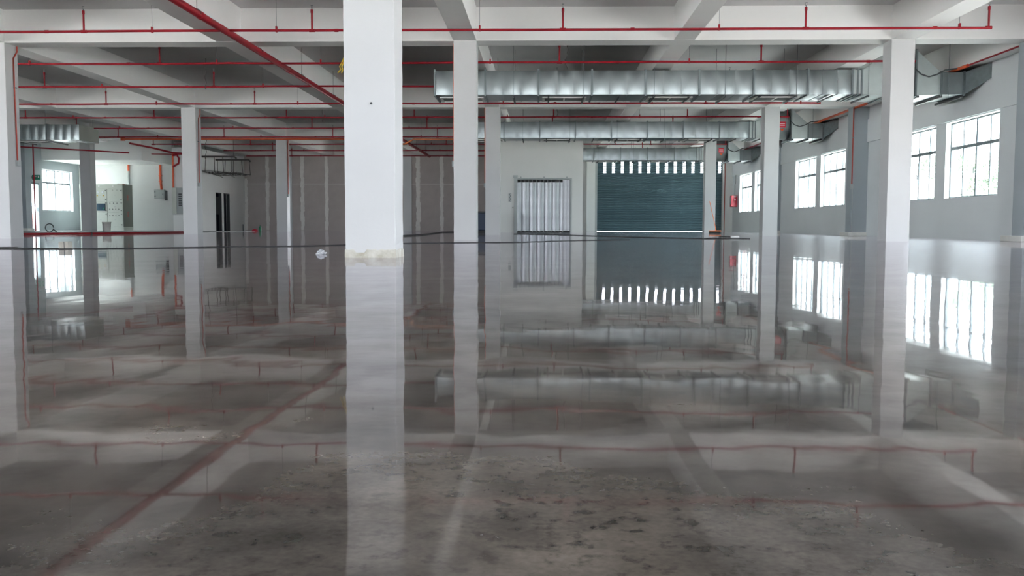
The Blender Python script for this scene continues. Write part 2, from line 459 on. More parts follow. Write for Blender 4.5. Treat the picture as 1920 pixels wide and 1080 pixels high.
# toilet block with two dark doorways
tb = MB()
T0, T1, TX = 45.0, 52.3, -17.2
TZ = 4.05
tb.box(-18.42, TX, T0, T0+0.15, 0, TZ)
tb.box(-18.42, -18.3, T0+0.15, T1, 0, TZ)
ys = [(T0+0.15, 47.57), (48.45, 48.78), (49.70, T1)]
for a, b in ys: tb.box(TX-0.12, TX, a, b, 0, TZ)
for a, b in ((47.57, 48.45), (48.78, 49.70)): tb.box(TX-0.12, TX, a, b, 2.03, TZ)
tb.box(-18.42, TX, T0, T1, TZ, TZ+0.1)
wt = struct(tb.build('wall_toilet_block', M['wallw']), 'white side wall with two dark doorways')
for i, (a, b) in enumerate(((47.57, 48.45), (48.78, 49.70))):
    d = MB()
    d.box(TX-0.14, TX+0.01, a, a+0.04, 0, 2.03).box(TX-0.14, TX+0.01, b-0.04, b, 0, 2.03).box(TX-0.14, TX+0.01, a, b, 1.99, 2.03)
    struct(d.build('door_%d' % (i+2), M['dark']), ('nearer' if i == 0 else 'farther') + ' dark doorway in the white side wall')
bx = MB(); bx.box(-18.29, -18.27, 45.2, 52.2, 0, 4.0); bx.build('doorway_shade', M['navy'], wt)  # dark sheet painted in for the shade inside the two doorways
# wash basin hinted in the second doorway
bx = MB(); bx.box(-18.25, -18.24, 50.2, 51.6, 0.9, 1.9); bx.build('tiling', M['greybox'], wt)

# ------------------------------------------------------------------ gypsum wall at the far end
GY = 52.3
gyp = struct(MB().box(TX, -11.03, GY+0.02, GY+0.14, 0, HB+0.01).box(-8.31, XB, GY+0.02, GY+0.14, 0, HB+0.01).box(-11.03, -8.31, GY+0.02, GY+0.14, 2.69, HB+0.01).build('wall_far', M['board']), 'dark grey gypsum board wall with pale joints')  # the gap hidden by the nearest column is added for daylight
box(WL, XB, 52.22, 52.7, HB, HS).build('beam', M['beam'], ceiling)
joints = [-17.2, -15.87, -13.84, -12.43, -11.04, -9.64, -8.30, -7.12, -5.77, -4.37, -2.97, XB]
for a, b in zip(joints[:-1], joints[1:]):
    if not (-11.1 < a and b < -8.2): box(a+0.004, b-0.004, GY, GY+0.02, 0.02, 2.69).build('board', M['board'], gyp)
    box(a+0.004, b-0.004, GY, GY+0.02, 2.70, HB).build('board', M['board'], gyp)
    MB().box(a+0.01, b-0.01, GY-0.002, GY, 2.677, 2.705).build('seam', M['compound'], gyp)
def jagged(x, w, z0, z1, y):
    mb = MB(); n = 46; L = []; Rr = []
    wl = wr = w/2
    for i in range(n+1):
        z = z0+(z1-z0)*i/n
        if i % 3 == 0: wl = w/2*random.uniform(0.75, 1.35); wr = w/2*random.uniform(0.75, 1.35)
        L.append((x-wl+random.uniform(-.012, .012), z)); Rr.append((x+wr+random.uniform(-.012, .012), z))
    vs_ = [];
    for (a, z), (b, _) in zip(L, Rr):
        vs_ += [(a, y, z), (a+0.01, y-0.004, z), (b-0.01, y-0.004, z), (b, y, z)]
    fs = []
    for i in range(n):
        for j in range(3):
            fs.append((i*4+j, i*4+j+1, (i+1)*4+j+1, (i+1)*4+j))
    return mb.add(vs_, fs)
for x in joints[1:-1]:
    if abs(x+8.30) < .01: continue
    w = 0.24 if abs(x+7.12) < .01 else 0.19
    if x in (-11.04, -9.64): jagged(x, w, 2.75, HB-0.02, GY-0.001).build('joint_compound', M['compound'], gyp); continue
    jagged(x, w, 0.02, HB-0.02, GY-0.001).build('joint_compound', M['compound'], gyp)
jagged(-17.12, 0.16, 0.02, 3.0, GY-0.001).build('joint_compound', M['compound'], gyp)
for x0, x1 in ((-14.95, -14.43), (-7.97, -7.49)):
    box(x0, x1, GY-0.12, GY, 0, HB).build('pilaster', M['wall'], gyp, bevel=0.006)

# ------------------------------------------------------------------ lift core
CY = 41.9; CX1 = 1.86
LX0, LX1, LZ = -1.17, 1.30, 2.47
core = MB()
core.box(XB+0.02, LX0, CY, CY+0.2, 0, HS).box(LX1, CX1, CY, CY+0.2, 0, HS).box(LX0, LX1, CY, CY+0.2, LZ, HS)
core.box(XB+0.02, XB+0.22, CY+0.2, 53.5, 0, HS).box(CX1-0.2, CX1, CY+0.2, 53.5, 0, HS)
core.box(XB+0.2, CX1-0.2, 45.0, 45.2, 0, HS)
struct(core.build('wall_lift_core', M['core']), 'off-white wall of the freight lift core')
lift = thing('freight_lift_gate', ((LX0+LX1)/2, CY, 0), 'silver folding freight lift gate in the off-white wall', 'gate')
MB().box(LX0-0.12, LX0+0.02, CY-0.06, CY+0.05, 0, 2.43).build('jamb', M['greybox'], lift, bevel=0.004)
MB().box(LX1-0.02, LX1+0.05, CY-0.05, CY+0.05, 0, 2.43).build('jamb', M['greybox'], lift, bevel=0.004)
box(LX0-0.12, LX1+0.05, CY-0.07, CY+0.05, 2.43, 2.50).build('header_rail', M['greybox'], lift, bevel=0.004)
box(LX0-0.16, LX0+0.05, CY-0.10, CY-0.02, 2.50, 2.62).build('motor_box', M['greybox'], lift, bevel=0.006)
for x in (-0.98, 0.08, 1.12):
    box(x-0.03, x+0.03, CY-0.09, CY-0.03, 2.50, 2.56).build('roller_bracket', M['greybox'], lift)
box(LX0, LX1, CY-0.045, CY+0.05, 0.0, 0.03).build('sill', M['dark'], lift)
PW = (1.28-LX0-0.02)/14
for i in range(14):
    x0 = LX0+0.02+PW*i; x1 = x0+PW
    ya, yb = (CY-0.005, CY+0.07) if i % 2 == 0 else (CY+0.07, CY-0.005)
    if i >= 12: ya = yb = CY+0.01
    z1 = 2.30 if i < 12 else 2.42
    mb = MB(); nseg = 5; vs_ = []
    for j in range(nseg+1):
        t = j/nseg; x = x0+(x1-x0)*t; y = ya+(yb-ya)*t - 0.012*math.sin(math.pi*t)
        vs_ += [(x, y, 0.09), (x, y, z1), (x, y+0.004, 0.09), (x, y+0.004, z1)]
    fs = []
    for j in range(nseg):
        a = j*4; b = a+4
        fs += [(a, b, b+1, a+1), (a+2, a+3, b+3, b+2)]
    mb.add(vs_, fs, 0, True)
    mb.build('gate_panel', M['steel'], lift)
for i in range(13):
    x = LX0+0.03+PW*i
    if i == 0:
        gb = box(x-0.008, x+0.008, CY-0.035, CY-0.02, 0.03, 2.43).build('gate_bar', M['steel'], lift)
    else:
        copy_at(gb, (x, CY-0.0275, 0.03), lift)
bp = thing('lift_call_panel', (-1.48, CY, 1.42), 'small steel call button panel left of the lift gate', 'control panel')
box(-1.54, -1.42, CY-0.02, CY, 1.42, 1.80).build('plate', M['greybox'], bp, bevel=0.004)
for i in range(2):
    for j in range(5):
        MB().tube([(-1.505+0.05*i, CY-0.035, 1.47+0.07*j), (-1.505+0.05*i, CY-0.02, 1.47+0.07*j)], 0.016, 10).build('button', M['white'] if (i+j) % 2 else M['dark'], bp)
tag(MB().box(-1.36, -1.33, CY-0.03, CY, 1.13, 1.18).build('key_switch', M['dark']), 'tiny dark key switch below the call button panel', 'switch')

# ------------------------------------------------------------------ far right wall with the roller shutter
back = MB()
SX0, SX1, SY = 3.16, 10.42, 53.3
back.box(CX1-0.2, SX0-0.02, 53.5, 53.8, 0, HS).box(SX1+0.02, WR+0.3, 53.5, 53.8, 0, HS).box(SX0-0.02, SX1+0.02, 53.5, 53.8, 4.28, HS)
back.box(XB+0.0, CX1-0.1, 53.5, 53.8, 0, HS).box(WL-0.3, -11.9, 53.5, 53.8, 0, HS).box(-7.4, XB, 53.5, 53.8, 0, HS).box(-11.9, -7.4, 53.5, 53.8, 3.1, HS)
bw = struct(back.build('wall_far_right', M['wallw']), 'white end wall around the roller shutter')
box(2.57, 3.06, 53.0, 53.5, 0, HB).build('pilaster', M['wallw'], bw, bevel=0.008)
box(CX1, 2.57, 53.42, 53.5, 0, HB).build('infill', M['slab'], bw)
sh = thing('roller_shutter', ((SX0+SX1)/2, SY, 0), 'dark slate-blue roller shutter with rows of small bright vision slots', 'shutter')
P = 0.1; NS = 42
slot_x = [3.62+0.5095*i for i in range(14)]
def slat(z):
    mb = MB(); prof = [(0.0, 0.0), (-0.030, 0.010), (-0.040, 0.045), (-0.030, 0.080), (0.003, 0.1035)]
    vs_ = []
    for x in (SX0, SX1):
        for (y, zz) in prof: vs_.append((x, SY+y, z+zz))
        for (y, zz) in prof: vs_.append((x, SY+y+0.006, z+zz))
    fs = []
    for j in range(4):
        fs.append((j, 10+j, 11+j, j+1)); fs.append((5+j, 6+j, 16+j, 15+j))
    fs += [(0, 5, 15, 10), (4, 14, 19, 9)]
    return mb.add(vs_, fs, 0, True)
def slot_slat(z):
    mb = MB(); hz0, hz1, hw = 0.040, 0.072, 0.075
    prof = [(0.0, 0.0), (-0.020, hz0), (-0.022, hz1), (0.003, 0.1035)]
    edges = [SX0]
    for x in slot_x: edges += [x-hw, x+hw]
    edges.append(SX1)
    for k in range(3):
        (ya, za), (yb, zb) = prof[k], prof[k+1]
        spans = [(SX0, SX1)] if k != 1 else [(edges[i], edges[i+1]) for i in range(0, len(edges), 2)]
        for (xa, xb) in spans:
            mb.hexa([(xa, SY+ya, z+za), (xb, SY+ya, z+za), (xb, SY+ya+0.006, z+za), (xa, SY+ya+0.006, z+za),
                     (xa, SY+yb, z+zb), (xb, SY+yb, z+zb), (xb, SY+yb+0.006, z+zb), (xa, SY+yb+0.006, z+zb)])
    return mb
first = first_slot = None
for i in range(NS):
    z = 0.05+P*i; cx = (SX0+SX1)/2
    if 33 <= i <= 41:
        if first_slot is None:
            first_slot = slot_slat(z).build('slat', M['shutter'], sh, origin=(cx, SY, z)); first_slot['label'] = 'slat pierced with a row of vision slots'
        else: copy_at(first_slot, (cx, SY, z), sh)
    elif first is None: first = slat(z).build('slat', M['shutter'], sh, origin=(cx, SY, z))
    else: copy_at(first, (cx, SY, z), sh)
box(SX0, SX1, SY-0.03, SY+0.02, 0.006, 0.055).build('bottom_bar', M['shutter'], sh)
box(SX0-0.11, SX0+0.04, SY-0.07, SY+0.05, 0, 4.3).build('guide_rail', M['greybox'], sh, bevel=0.004)
box(SX1-0.04, SX1+0.09, SY-0.07, SY+0.05, 0, 4.3).build('guide_rail', M['greybox'], sh, bevel=0.004)
MB().box(SX0+0.06, SX1-0.06, SY+0.03, SY+0.35, 4.26, 4.33).build('housing', M['greybox'], sh)

# unseen doorway added behind the nearest column to brighten the far end
dl = bpy.data.lights.new('sky_portal', 'AREA'); dl.shape = 'RECTANGLE'; dl.size = 4.5; dl.size_y = 3.1; dl.cycles.is_portal = True
do_ = bpy.data.objects.new('sky_portal', dl); COL.objects.link(do_)
do_.location = (-9.65, 53.85, 1.55); do_.rotation_euler = Vector((0, -1, 0)).to_track_quat('-Z', 'Y').to_euler()
# ------------------------------------------------------------------ wall behind the camera: unseen open bays, added to let daylight in
wbk = MB()
wbk.box(WL-0.3, WR+0.3, YB-0.3, YB, 2.5, HS).box(WL-0.3, WR+0.3, YB-0.3, YB, 0, 0.9)
for a, b in ((WL-0.3, -23.4), (-16.6, -15.6), (-8.8, -7.8), (-1.0, 0.0), (7.6, WR+0.3)):
    wbk.box(a, b, YB-0.3, YB, 0, 4.2)
struct(wbk.build('wall_back', M['wallw']), 'unseen wall with added daylight openings behind the camera')
for a, b in ((-23.4, -16.6), (-15.6, -8.8), (-7.8, -1.0), (0.0, 7.6)):
    ld = bpy.data.lights.new('bay_portal', 'AREA'); ld.shape = 'RECTANGLE'; ld.size = b-a; ld.size_y = 1.6; ld.cycles.is_portal = True
    lo = bpy.data.objects.new('bay_portal', ld); COL.objects.link(lo)
    lo.location = ((a+b)/2, YB-0.35, 1.7); lo.rotation_euler = (math.radians(90), 0, 0)
    lo.rotation_euler = Vector((0, 1, 0)).to_track_quat('-Z', 'Y').to_euler()

# ------------------------------------------------------------------ columns
def column(x, row, label, chipped=False):
    y = R[row]
    t = thing('column', (x+0.25, y+0.25, 0), label, 'column', 'square white concrete columns of the hall')
    mb = MB(); n = 26; vs_ = []
    H = HB
    random.seed(int(abs(x)*10)+row)
    zs = [0, 0.02, 0.05, 0.08, 0.12, 0.17, 0.24] + [0.24+(H-0.24)*i/n for i in range(1, n+1)]
    e = 0.006
    for z in zs:
        j = 0.0025 if 0.2 < z < H-0.01 else 0.004
        rj = [random.uniform(-j, j) for _ in range(8)]
        x0, x1, y0, y1 = x, x+0.5, y, y+0.5
        pts = [(x0+e, y0), (x1-e, y0), (x1, y0+e), (x1, y1-e), (x1-e, y1), (x0+e, y1), (x0, y1-e), (x0, y0+e)]
        vs_ += [(a+rj[i]*(1 if a > x+.25 else -1), b, z) for i, (a, b) in enumerate(pts)]
    fs = []
    for i in range(len(zs)-1):
        for k in range(8): fs.append((i*8+k, i*8+(k+1) % 8, (i+1)*8+(k+1) % 8, (i+1)*8+k))
    mb.add(vs_, fs).build('shaft', M['column'], t)
    if chipped or (x == XA and row == 1):
        # rough mortar skirt where the shaft meets the floor
        h = 0.085 if chipped else 0.05
        sk = MB(); loop = []
        q_ = 0.004; per = [(x-q_, y-q_), (x+0.5+q_, y-q_), (x+0.5+q_, y+0.5+q_), (x-q_, y+0.5+q_)]
        N = 14
        for a in range(4):
            p, q = per[a], per[(a+1) % 4]
            for i in range(N): loop.append((p[0]+(q[0]-p[0])*i/N, p[1]+(q[1]-p[1])*i/N))
        L = len(loop); cx, cy = x+.25, y+.25; v = []
        for i, (a, b) in enumerate(loop):
            s_ = random.uniform(0.0, 0.01) if chipped else 0.0; v.append((a+(a-cx)*s_*2, b+(b-cy)*s_*2, 0.0))
        for i, (a, b) in enumerate(loop):
            hh = h*random.uniform(0.8, 1.0)
            if chipped and i in (3, 4, 5): hh = h*0.35
            v.append((a, b, hh))
        for i, (a, b) in enumerate(loop): v.append((cx+(a-cx)*0.95, cy+(b-cy)*0.95, h*1.15))
        f2 = []
        for r_ in range(2):
            for i in range(L): f2.append((r_*L+i, r_*L+(i+1) % L, (r_+1)*L+(i+1) % L, (r_+1)*L+i))
        sk.add(v, f2).build('mortar_skirt', M['patch' if chipped else 'column'], t)
    return t
column(XB, 0, 'largest and nearest white square column with a chipped mortar foot', True)
column(XB, 1, 'white square column just right of the nearest one, in front of the duct end')
column(XB, 2, 'slim distant white column directly left of the lift gate wall')
column(XA, 1, 'white column at the left edge of the picture with a red conduit')
column(XA, 2, 'white column between the switchgear room and the two dark doorways')
column(XA, 3, 'small far white column standing before the gypsum board wall')
column(XAA, 3, 'small far white column partly hiding the switchgear')
column(XC, 1, 'tall white column on the right in front of the tall windows')
column(XC, 2, 'white column on the right left of the second pair of windows')
column(XC, 3, 'far white column covering the right end of the roller shutter')
column(XAA, 1, 'white column beyond the left edge near the left wall')
column(XAA, 2, 'white column of the left line hidden behind the leftmost column')
column(XA, 0, 'white column outside the picture to the left of the camera')
column(XC, 0, 'white column outside the picture to the right of the camera')
tag(MB().lathe((0, 0, 0), [(0.0, 0.0), (0.012, 0.0), (0.012, 0.004)], 8).build('wall_plug', M['dark']), 'tiny dark fixing plug high on the nearest column', 'plug')
pl = bpy.data.objects[-1] if False else bpy.data.objects['wall_plug']
pl.location = (XB+0.27, R[0]-0.005, 1.515); pl.rotation_euler = (math.radians(90), 0, 0)

# ------------------------------------------------------------------ sprinkler pipes
PZ = 4.275
RIS = [-19.2, -14.36, -9.42, -4.70, 0.40, 5.25, 8.85]
HAN = [-17.4, -12.68, -8.0, -5.43, -1.28, 3.53, 8.28]
P0, PS = 18.68, 3.71
DUCT_Y = (23.65, 35.2, 47.0)
ordn = ['nearest, only mirrored in the floor', 'first in view, crossing in front of the nearest white beam', 'second in view, just above the nearest duct',
        'third in view, ending behind the nearest duct', 'fourth in view, below the nearest duct', 'fifth in view, behind the second beam',
        'sixth in view, just above the middle duct', 'seventh in view, in front of the third beam', 'eighth in view, behind the third beam', 'ninth in view, just above the farthest duct', 'last one in front of the gypsum wall']
for i in range(-1, 10):
    y = P0+PS*i
    x0 = WL+0.4 if y < 42 else (-19.3 if y < 44.8 else -17.0)
    if y > 44.8 and i == 9: x0 = -17.0
    x1 = 8.85
    core_y = y > CY
    t = thing('sprinkler_pipe', ((x0+x1)/2, y, PZ), 'thin red sprinkler pipe, ' + ordn[i+1], 'pipe', 'red sprinkler branch pipes under the ceiling')
    rr = 0.026
    segs = [(x0, x1)] if not core_y else [(x0, XB), (CX1+0.02, x1)]
    if i == 8: segs[1] = (CX1+0.02, 8.0)          # ends short of the duct fan
    run = MB()
    for (a, b) in segs:
        n = max(2, int((b-a)/1.5)); pts = [(a+(b-a)*k/n, y, PZ+random.uniform(-.008, .008)) for k in range(n+1)]
        run.tube(pts, rr, 8)
        k = a+2.0
        while k < b-0.5:
            run.tube([(k-0.04, y, PZ), (k+0.04, y, PZ)], rr*1.25, 8); k += 6.0
    run.build('pipe_run', M['red'], t)
    lowbeam = any(r-0.1 < y < r+0.66 for r in R)
    for x in RIS:
        if x < x0 or (core_y and XB < x < CX1): continue
        if any(bx0-0.04 < x < bx0+bw_+0.04 for bx0, bw_ in ((XA, .5), (-7.18, .55), (XB, .5), (2.83, .45))): continue
        top = PZ+0.40 if not lowbeam else PZ+0.05
        rs = MB().tube([(x, y, PZ), (x, y, top)], 0.021, 8).tube([(x-0.06, y, PZ), (x+0.06, y, PZ)], 0.033, 8)
        rs.tube([(x, y, top-0.05), (x, y, top+0.02)], 0.028, 8)
        ro = rs.build('riser', M['red'], t)
        hd = MB().tube([(x, y, top+0.02), (x, y, top+0.05)], 0.010, 6)
        hd.box(x-0.016, x-0.010, y-.003, y+.003, top+0.045, top+0.10).box(x+0.010, x+0.016, y-.003, y+.003, top+0.045, top+0.10).box(x-0.024, x+0.024, y-.02, y+.02, top+0.10, top+0.106)
        hd.build('sprinkler_head', M['galv2'], ro)
    for x in HAN:
        if x < x0 or (core_y and XB < x < CX1): continue
        h = MB().box(x-0.016, x+0.016, y-0.03, y+0.03, PZ-0.03, PZ+0.085)
        h.build('clip', M['red'], t)
        MB().tube([(x, y, PZ+0.08), (x, y, HB+0.02 if lowbeam else HS)], 0.004, 5).build('hanger_rod', M['galv2'], t)
# main pipe running the length of the hall
mp_ = thing('main_fire_pipe', (-6.44, 30, 4.26), 'thick red main fire pipe running away from the camera beside a beam', 'pipe')
MX = -6.46
MB().tube([(MX, 7.0+k*2.3, 4.262) for k in range(21)], 0.070, 14).build('pipe_run', M['red'], mp_)
for k in range(4, 48, 6):
    MB().tube([(MX, 7.2+k, 4.262), (MX, 7.32+k, 4.262)], 0.078, 14).build('coupling', M['red'], mp_)
for i in range(0, 10):
    y = P0+PS*i-1.6
    if any(r-.1 < y < r+.6 for r in R): continue
    h = MB(); pts = [(MX+0.08*math.cos(a), y, 4.262+0.08*math.sin(a)) for a in [math.radians(q) for q in range(-20, 201, 20)]]
    h.tube([(MX+0.075, y, 4.25)]+pts[1:-1]+[(MX-0.075, y, 4.25)], 0.006, 5).tube([(MX, y, 4.34), (MX, y, HS)], 0.005, 5)
    h.build('hanger', M['wire'], mp_)

# ------------------------------------------------------------------ ducts
DZ0, DZ1, DD = 3.68, 4.29, 1.2
def duct_section(x0, x1, y, parent, panels=3):
    """sheet metal box section, every panel slightly pillowed between its standing seams"""
    mb = MB(); xs = []; n = panels; per = 6
    w = (x1-x0)/n
    cols = []
    for p in range(n):
        for k in range(per+(1 if p == n-1 else 0)):
            t = k/per; x = x0+w*(p+t)
            b = 0.022*math.sin(math.pi*t)
            cols.append((x, b if k else -0.0))
    rows = [0, 0.12, 0.35, 0.65, 0.88, 1]
    def sheet(fn, flip=False):
        vs_ = []; fs = []; R_ = len(rows)
        for (x, b) in cols:
            for r in rows: vs_.append(fn(x, r, b*math.sin(math.pi*min(1, max(0, r)))**0.6 if 0 < r < 1 else 0))
        for i in range(len(cols)-1):
            for j in range(R_-1):
                q = (i*R_+j, (i+1)*R_+j, (i+1)*R_+j+1, i*R_+j+1)
                fs.append(q[::-1] if flip else q)
        mb.add(vs_, fs, 0, True)
    h = DZ1-DZ0
    sheet(lambda x, r, b: (x, y-b, DZ0+h*r))
    sheet(lambda x, r, b: (x, y+DD+b, DZ0+h*r), True)
    sheet(lambda x, r, b: (x, y+DD*r, DZ0-b*0.5), True)
    sheet(lambda x, r, b: (x, y+DD*r, DZ1+b*0.2))
    for p in range(1, n):                         # raised lock seam between two sheets
        x = x0+w*p
        mb.box(x-0.009, x+0.009, y-0.012, y+DD+0.012, DZ0-0.012, DZ1+0.006)
    return mb.build('duct_section', M['galv'], parent)
def ring(x, y0, y1, z0, z1, parent, t=0.035, w=0.045, name='flange', m='galv2'):
    mb = MB()
    mb.box(x-w/2, x+w/2, y0-t, y1+t, z0-t, z0).box(x-w/2, x+w/2, y0-t, y1+t, z1, z1+t)
    mb.box(x-w/2, x+w/2, y0-t, y0, z0, z1).box(x-w/2, x+w/2, y1, y1+t, z0, z1)
    return mb.build(name, M[m], parent)
def diffuser(x0, x1, y0, y1, parent):
    z = DZ0-0.02
    f = MB(); w = 0.06
    f.box(x0, x1, y0, y0+w, z-0.03, z).box(x0, x1, y1-w, y1, z-0.03, z).box(x0, x0+w, y0+w, y1-w, z-0.03, z).box(x1-w, x1, y0+w, y1-w, z-0.03, z)
    xm = (x0+x1)/2
    f.box(xm-0.02, xm+0.02, y0+w, y1-w, z-0.03, z)
    fo = f.build('diffuser', M['grille'], parent)
    lv = MB(); k = y0+w+0.03
    while k < y1-w-0.03:
        for (a, b) in ((x0+w, xm-0.02), (xm+0.02, x1-w)):
            lv.hexa([(a, k, z-0.018), (b, k, z-0.018), (b, k+0.008, z-0.022), (a, k+0.008, z-0.022), (a, k+0.035, z-0.001), (b, k+0.035, z-0.001), (b, k+0.043, z-0.004), (a, k+0.043, z-0.004)])
        k += 0.06
    lv.build('louvre', M['grille_in'], fo)
def trapeze(x, y, parent, beam=False):
    zt = HS
    MB().box(x-0.02, x+0.02, y-0.05, y+DD+0.05, DZ0-0.075, DZ0-0.035).build('bracket', M['dark'], parent)
    for yy in (y-0.035, y+DD+0.035):
        MB().tube([(x, yy, DZ0-0.09), (x, yy, zt)], 0.0065, 6).build('hanger_rod', M['galv2'], parent)
SEC = 1.37
def taper(x0, x1, y0a, y1a, z0a, z1a, y0b, y1b, z0b, z1b):
    return MB().hexa([(x0,y0a,z0a),(x1,y0b,z0b),(x1,y1b,z0b),(x0,y1a,z0a),(x0,y0a,z1a),(x1,y0b,z1b),(x1,y1b,z1b),(x0,y1a,z1a)])
def duct(y, x_start, label, with_fan_sign=True):
    t = thing('air_duct', (3, y, DZ0), label, 'duct', 'galvanised rectangular air ducts')
    xs = [-0.11+SEC*k for k in range(-1, 7)]
    xs = [x for x in xs if x > x_start+0.2]
    edges = [x_start]+xs
    if edges[-1] < 7.9: edges.append(7.9) if 7.9-edges[-1] > 0.5 else None
    edges[-1] = 7.86 if abs(edges[-1]-7.86) < 0.4 else edges[-1]
    for i in range(len(edges)-1):
        a, b = edges[i], edges[i+1]
        duct_section(a, b, y, t, 3 if b-a > 1 else 2)
        ring(a, y, y+DD, DZ0, DZ1, t)
    if x_start < -2:                              # closed end cap
        box(x_start-0.004, x_start, y, y+DD, DZ0, DZ1).build('end_cap', M['galv'], t)
    for k in range(-2, 6):
        a = -0.11+SEC*k
        if k % 2 == 0 and a >= x_start-0.1 or (k == -2 and x_start < -2):
            a2 = max(a, x_start)
            if a2+SEC < 8.0: diffuser(a2+0.10, a2+SEC-0.13, y+0.22, y+0.98, t)
    for k in range(0, 11):
        x = -0.75+0.9*k*1.0
        if x < x_start+0.2: continue
        if abs(((x+0.11)/SEC)-round((x+0.11)/SEC)) < 0.06: x += 0.12
        if k % 2 == 0: trapeze(x, y, t)
        else: MB().box(x-0.02, x+0.02, y-0.02, y+DD+0.02, DZ0-0.06, DZ0-0.03).build('bracket', M['dark'], t)
    # short collars, rising transition, inline fan, falling transition, end box and wall taper
    for x in (7.86, 7.99, 8.09): ring(x, y, y+DD, DZ0, DZ1, t, t=0.03, w=0.04)
    MB().box(7.86, 8.12, y, y+DD, DZ0, DZ1).build('collar', M['galvm'], t)
    taper(8.12, 8.72, y, y+DD+0.05, DZ0, DZ1, y, y+DD+0.1, 3.64, 4.76).build('transition', M['galvm'], t)
    ring(8.74, y, y+DD+0.1, 3.64, 4.76, t)
    cy, cz = y+0.60, 4.20
    MB().tube([(8.76, cy, cz), (9.42, cy, cz)], 0.555, 36).build('fan_housing', M['galv'], t)
    for x in (8.80, 9.38): MB().tube([(x-0.02, cy, cz), (x+0.02, cy, cz)], 0.585, 36).build('fan_flange', M['galv2'], t)
    ring(9.44, y, y+DD+0.1, 3.64, 4.76, t)
    taper(9.46, 10.06, y, y+DD+0.1, 3.64, 4.76, y, y+DD+0.2, 3.66, 4.22).build('transition', M['galvm'], t)
    ring(10.08, y, y+DD+0.2, 3.66, 4.22, t, t=0.03)
    MB().box(10.10, 10.62, y, y+DD+0.2, 3.66, 4.22).build('filter_box', M['galv'], t, bevel=0.006)
    ring(10.64, y, y+DD+0.2, 3.66, 4.22, t, t=0.03)
    taper(10.66, 10.97, y, y+DD+0.2, 3.66, 4.22, y-0.75, y+DD+0.2, 3.96, 4.33).build('wall_transition', M['galv2'], t)
    for x, ya in ((9.5, y), (10.08, y), (10.6, y)):
        MB().box(x-0.025, x+0.025, y-0.03, y+DD+0.35, 3.585, 3.635).build('bracket', M['dark'], t)
    MB().tube([(9.40, y-0.02, 4.32), (9.55, y-0.04, 4.17), (9.75, y-0.04, 4.10), (9.95, y-0.04, 4.16), (10.15, y-0.04, 4.27), (10.45, y-0.02, 4.31)], 0.018, 8).build('power_cable', M['dark'], t)
    for x, yy in ((10.25, y-0.03),): MB().tube([(x, yy, 3.6), (x, yy, HS)], 0.0065, 6).build('hanger_rod', M['galv2'], t)
    if with_fan_sign:
        s = box(8.98, 9.24, cy-0.585, cy-0.560, 4.07, 4.29).build('warning_plate', M['redbox'], t)
        MB().box(9.01, 9.21, cy-0.589, cy-0.585, 4.20, 4.225).box(9.01, 9.21, cy-0.589, cy-0.585, 4.14, 4.155).build('print', M['white'], s)
        MB().add([(9.02, cy-0.585, 4.03), (9.20, cy-0.585, 4.03), (9.11, cy-0.585, 3.93), (9.02, cy-0.56, 4.03), (9.20, cy-0.56, 4.03), (9.11, cy-0.56, 3.93)], [(0, 2, 1), (3, 4, 5), (0, 1, 4, 3), (1, 2, 5, 4), (2, 0, 3, 5)]).build('arrow', M['orange'], t)
    return t
duct(23.65, -2.78, 'nearest and longest galvanised duct with white diffusers underneath', False)
duct(35.2, -2.78, 'middle galvanised duct crossing above the lift gate wall')
duct(47.0, CX1+0.02, 'farthest galvanised duct passing in front of the roller shutter')
# left duct
ld_ = thing('air_duct', (-20.5, 35.9, DZ0), 'short galvanised duct at the far left behind the leftmost column', 'duct', 'galvanised rectangular air ducts')
yl = 35.9; ex = [-18.42, -19.75, -21.08, -22.41, -23.74, -24.55]
for a, b in zip(ex[1:], ex[:-1]):
    duct_section(a, b, yl, ld_, 4 if b-a > 1 else 2)
for k, x in enumerate(ex[1:]):
    ring(x, yl, yl+DD, DZ0, DZ1, ld_, t=0.03)
    MB().box(x-0.02, x+0.02, yl-0.03, yl+DD+0.45, DZ0-0.07, DZ0-0.03).build('bracket', M['dark'], ld_)
MB().box(-18.424, -18.416, yl, yl+DD, DZ0, DZ1).box(-19.0, -18.416, yl+DD, yl+DD+0.4, DZ0, DZ1-0.06).build('end_cap', M['cabside'], ld_)
diffuser(-21.0, -19.85, yl+0.2, yl+1.0, ld_)
for x in (-19.75, -21.08): MB().tube([(x, yl-0.035, DZ0-0.06), (x, yl-0.035, HS)], 0.0065, 6).build('hanger_rod', M['galv2'], ld_)

# ------------------------------------------------------------------ conduits with socket boxes on columns
def conduit(name, pts, r, m, label, boxat=None, clips=()):
    c = thing(name, pts[-1], label, 'conduit')
    MB().tube(pts, r, 8).build('tube', M[m], c)
    if boxat:
        x0, x1, y0, y1, z0, z1 = boxat
        b = box(*boxat).build('socket_box', M['greybox'], c, bevel=0.004)
    for z in clips:
        p = pts[-1]
        box(p[0]-0.03, p[0]+0.03, p[1]-0.03, p[1]+0.03, z-0.012, z+0.012).build('clip', M['galv2'], c)
    return c
xa = XA+0.5
conduit('red_conduit', [(xa+.02, R[1]+.45, HB), (xa+.02, R[1]+.45, 4.22), (xa+.02, R[1]+.30, 4.05), (xa+.02, R[1]+.30, 3.4), (xa+.02, R[1]+.33, 1.76)], 0.016, 'conduit',
        'bent red conduit running down the leftmost column', (xa, xa+.06, R[1]+.27, R[1]+.40, 1.64, 1.77), (3.4,))
conduit('red_conduit', [(xa+.02, R[2]+.38, HB), (xa+.02, R[2]+.38, 4.15), (xa+.02, R[2]+.24, 4.0), (xa+.02, R[2]+.18, 1.76)], 0.018, 'conduit',
        'red conduit down the column left of the two dark doorways', (xa, xa+.06, R[2]+.10, R[2]+.24, 1.65, 1.78), (3.2,))
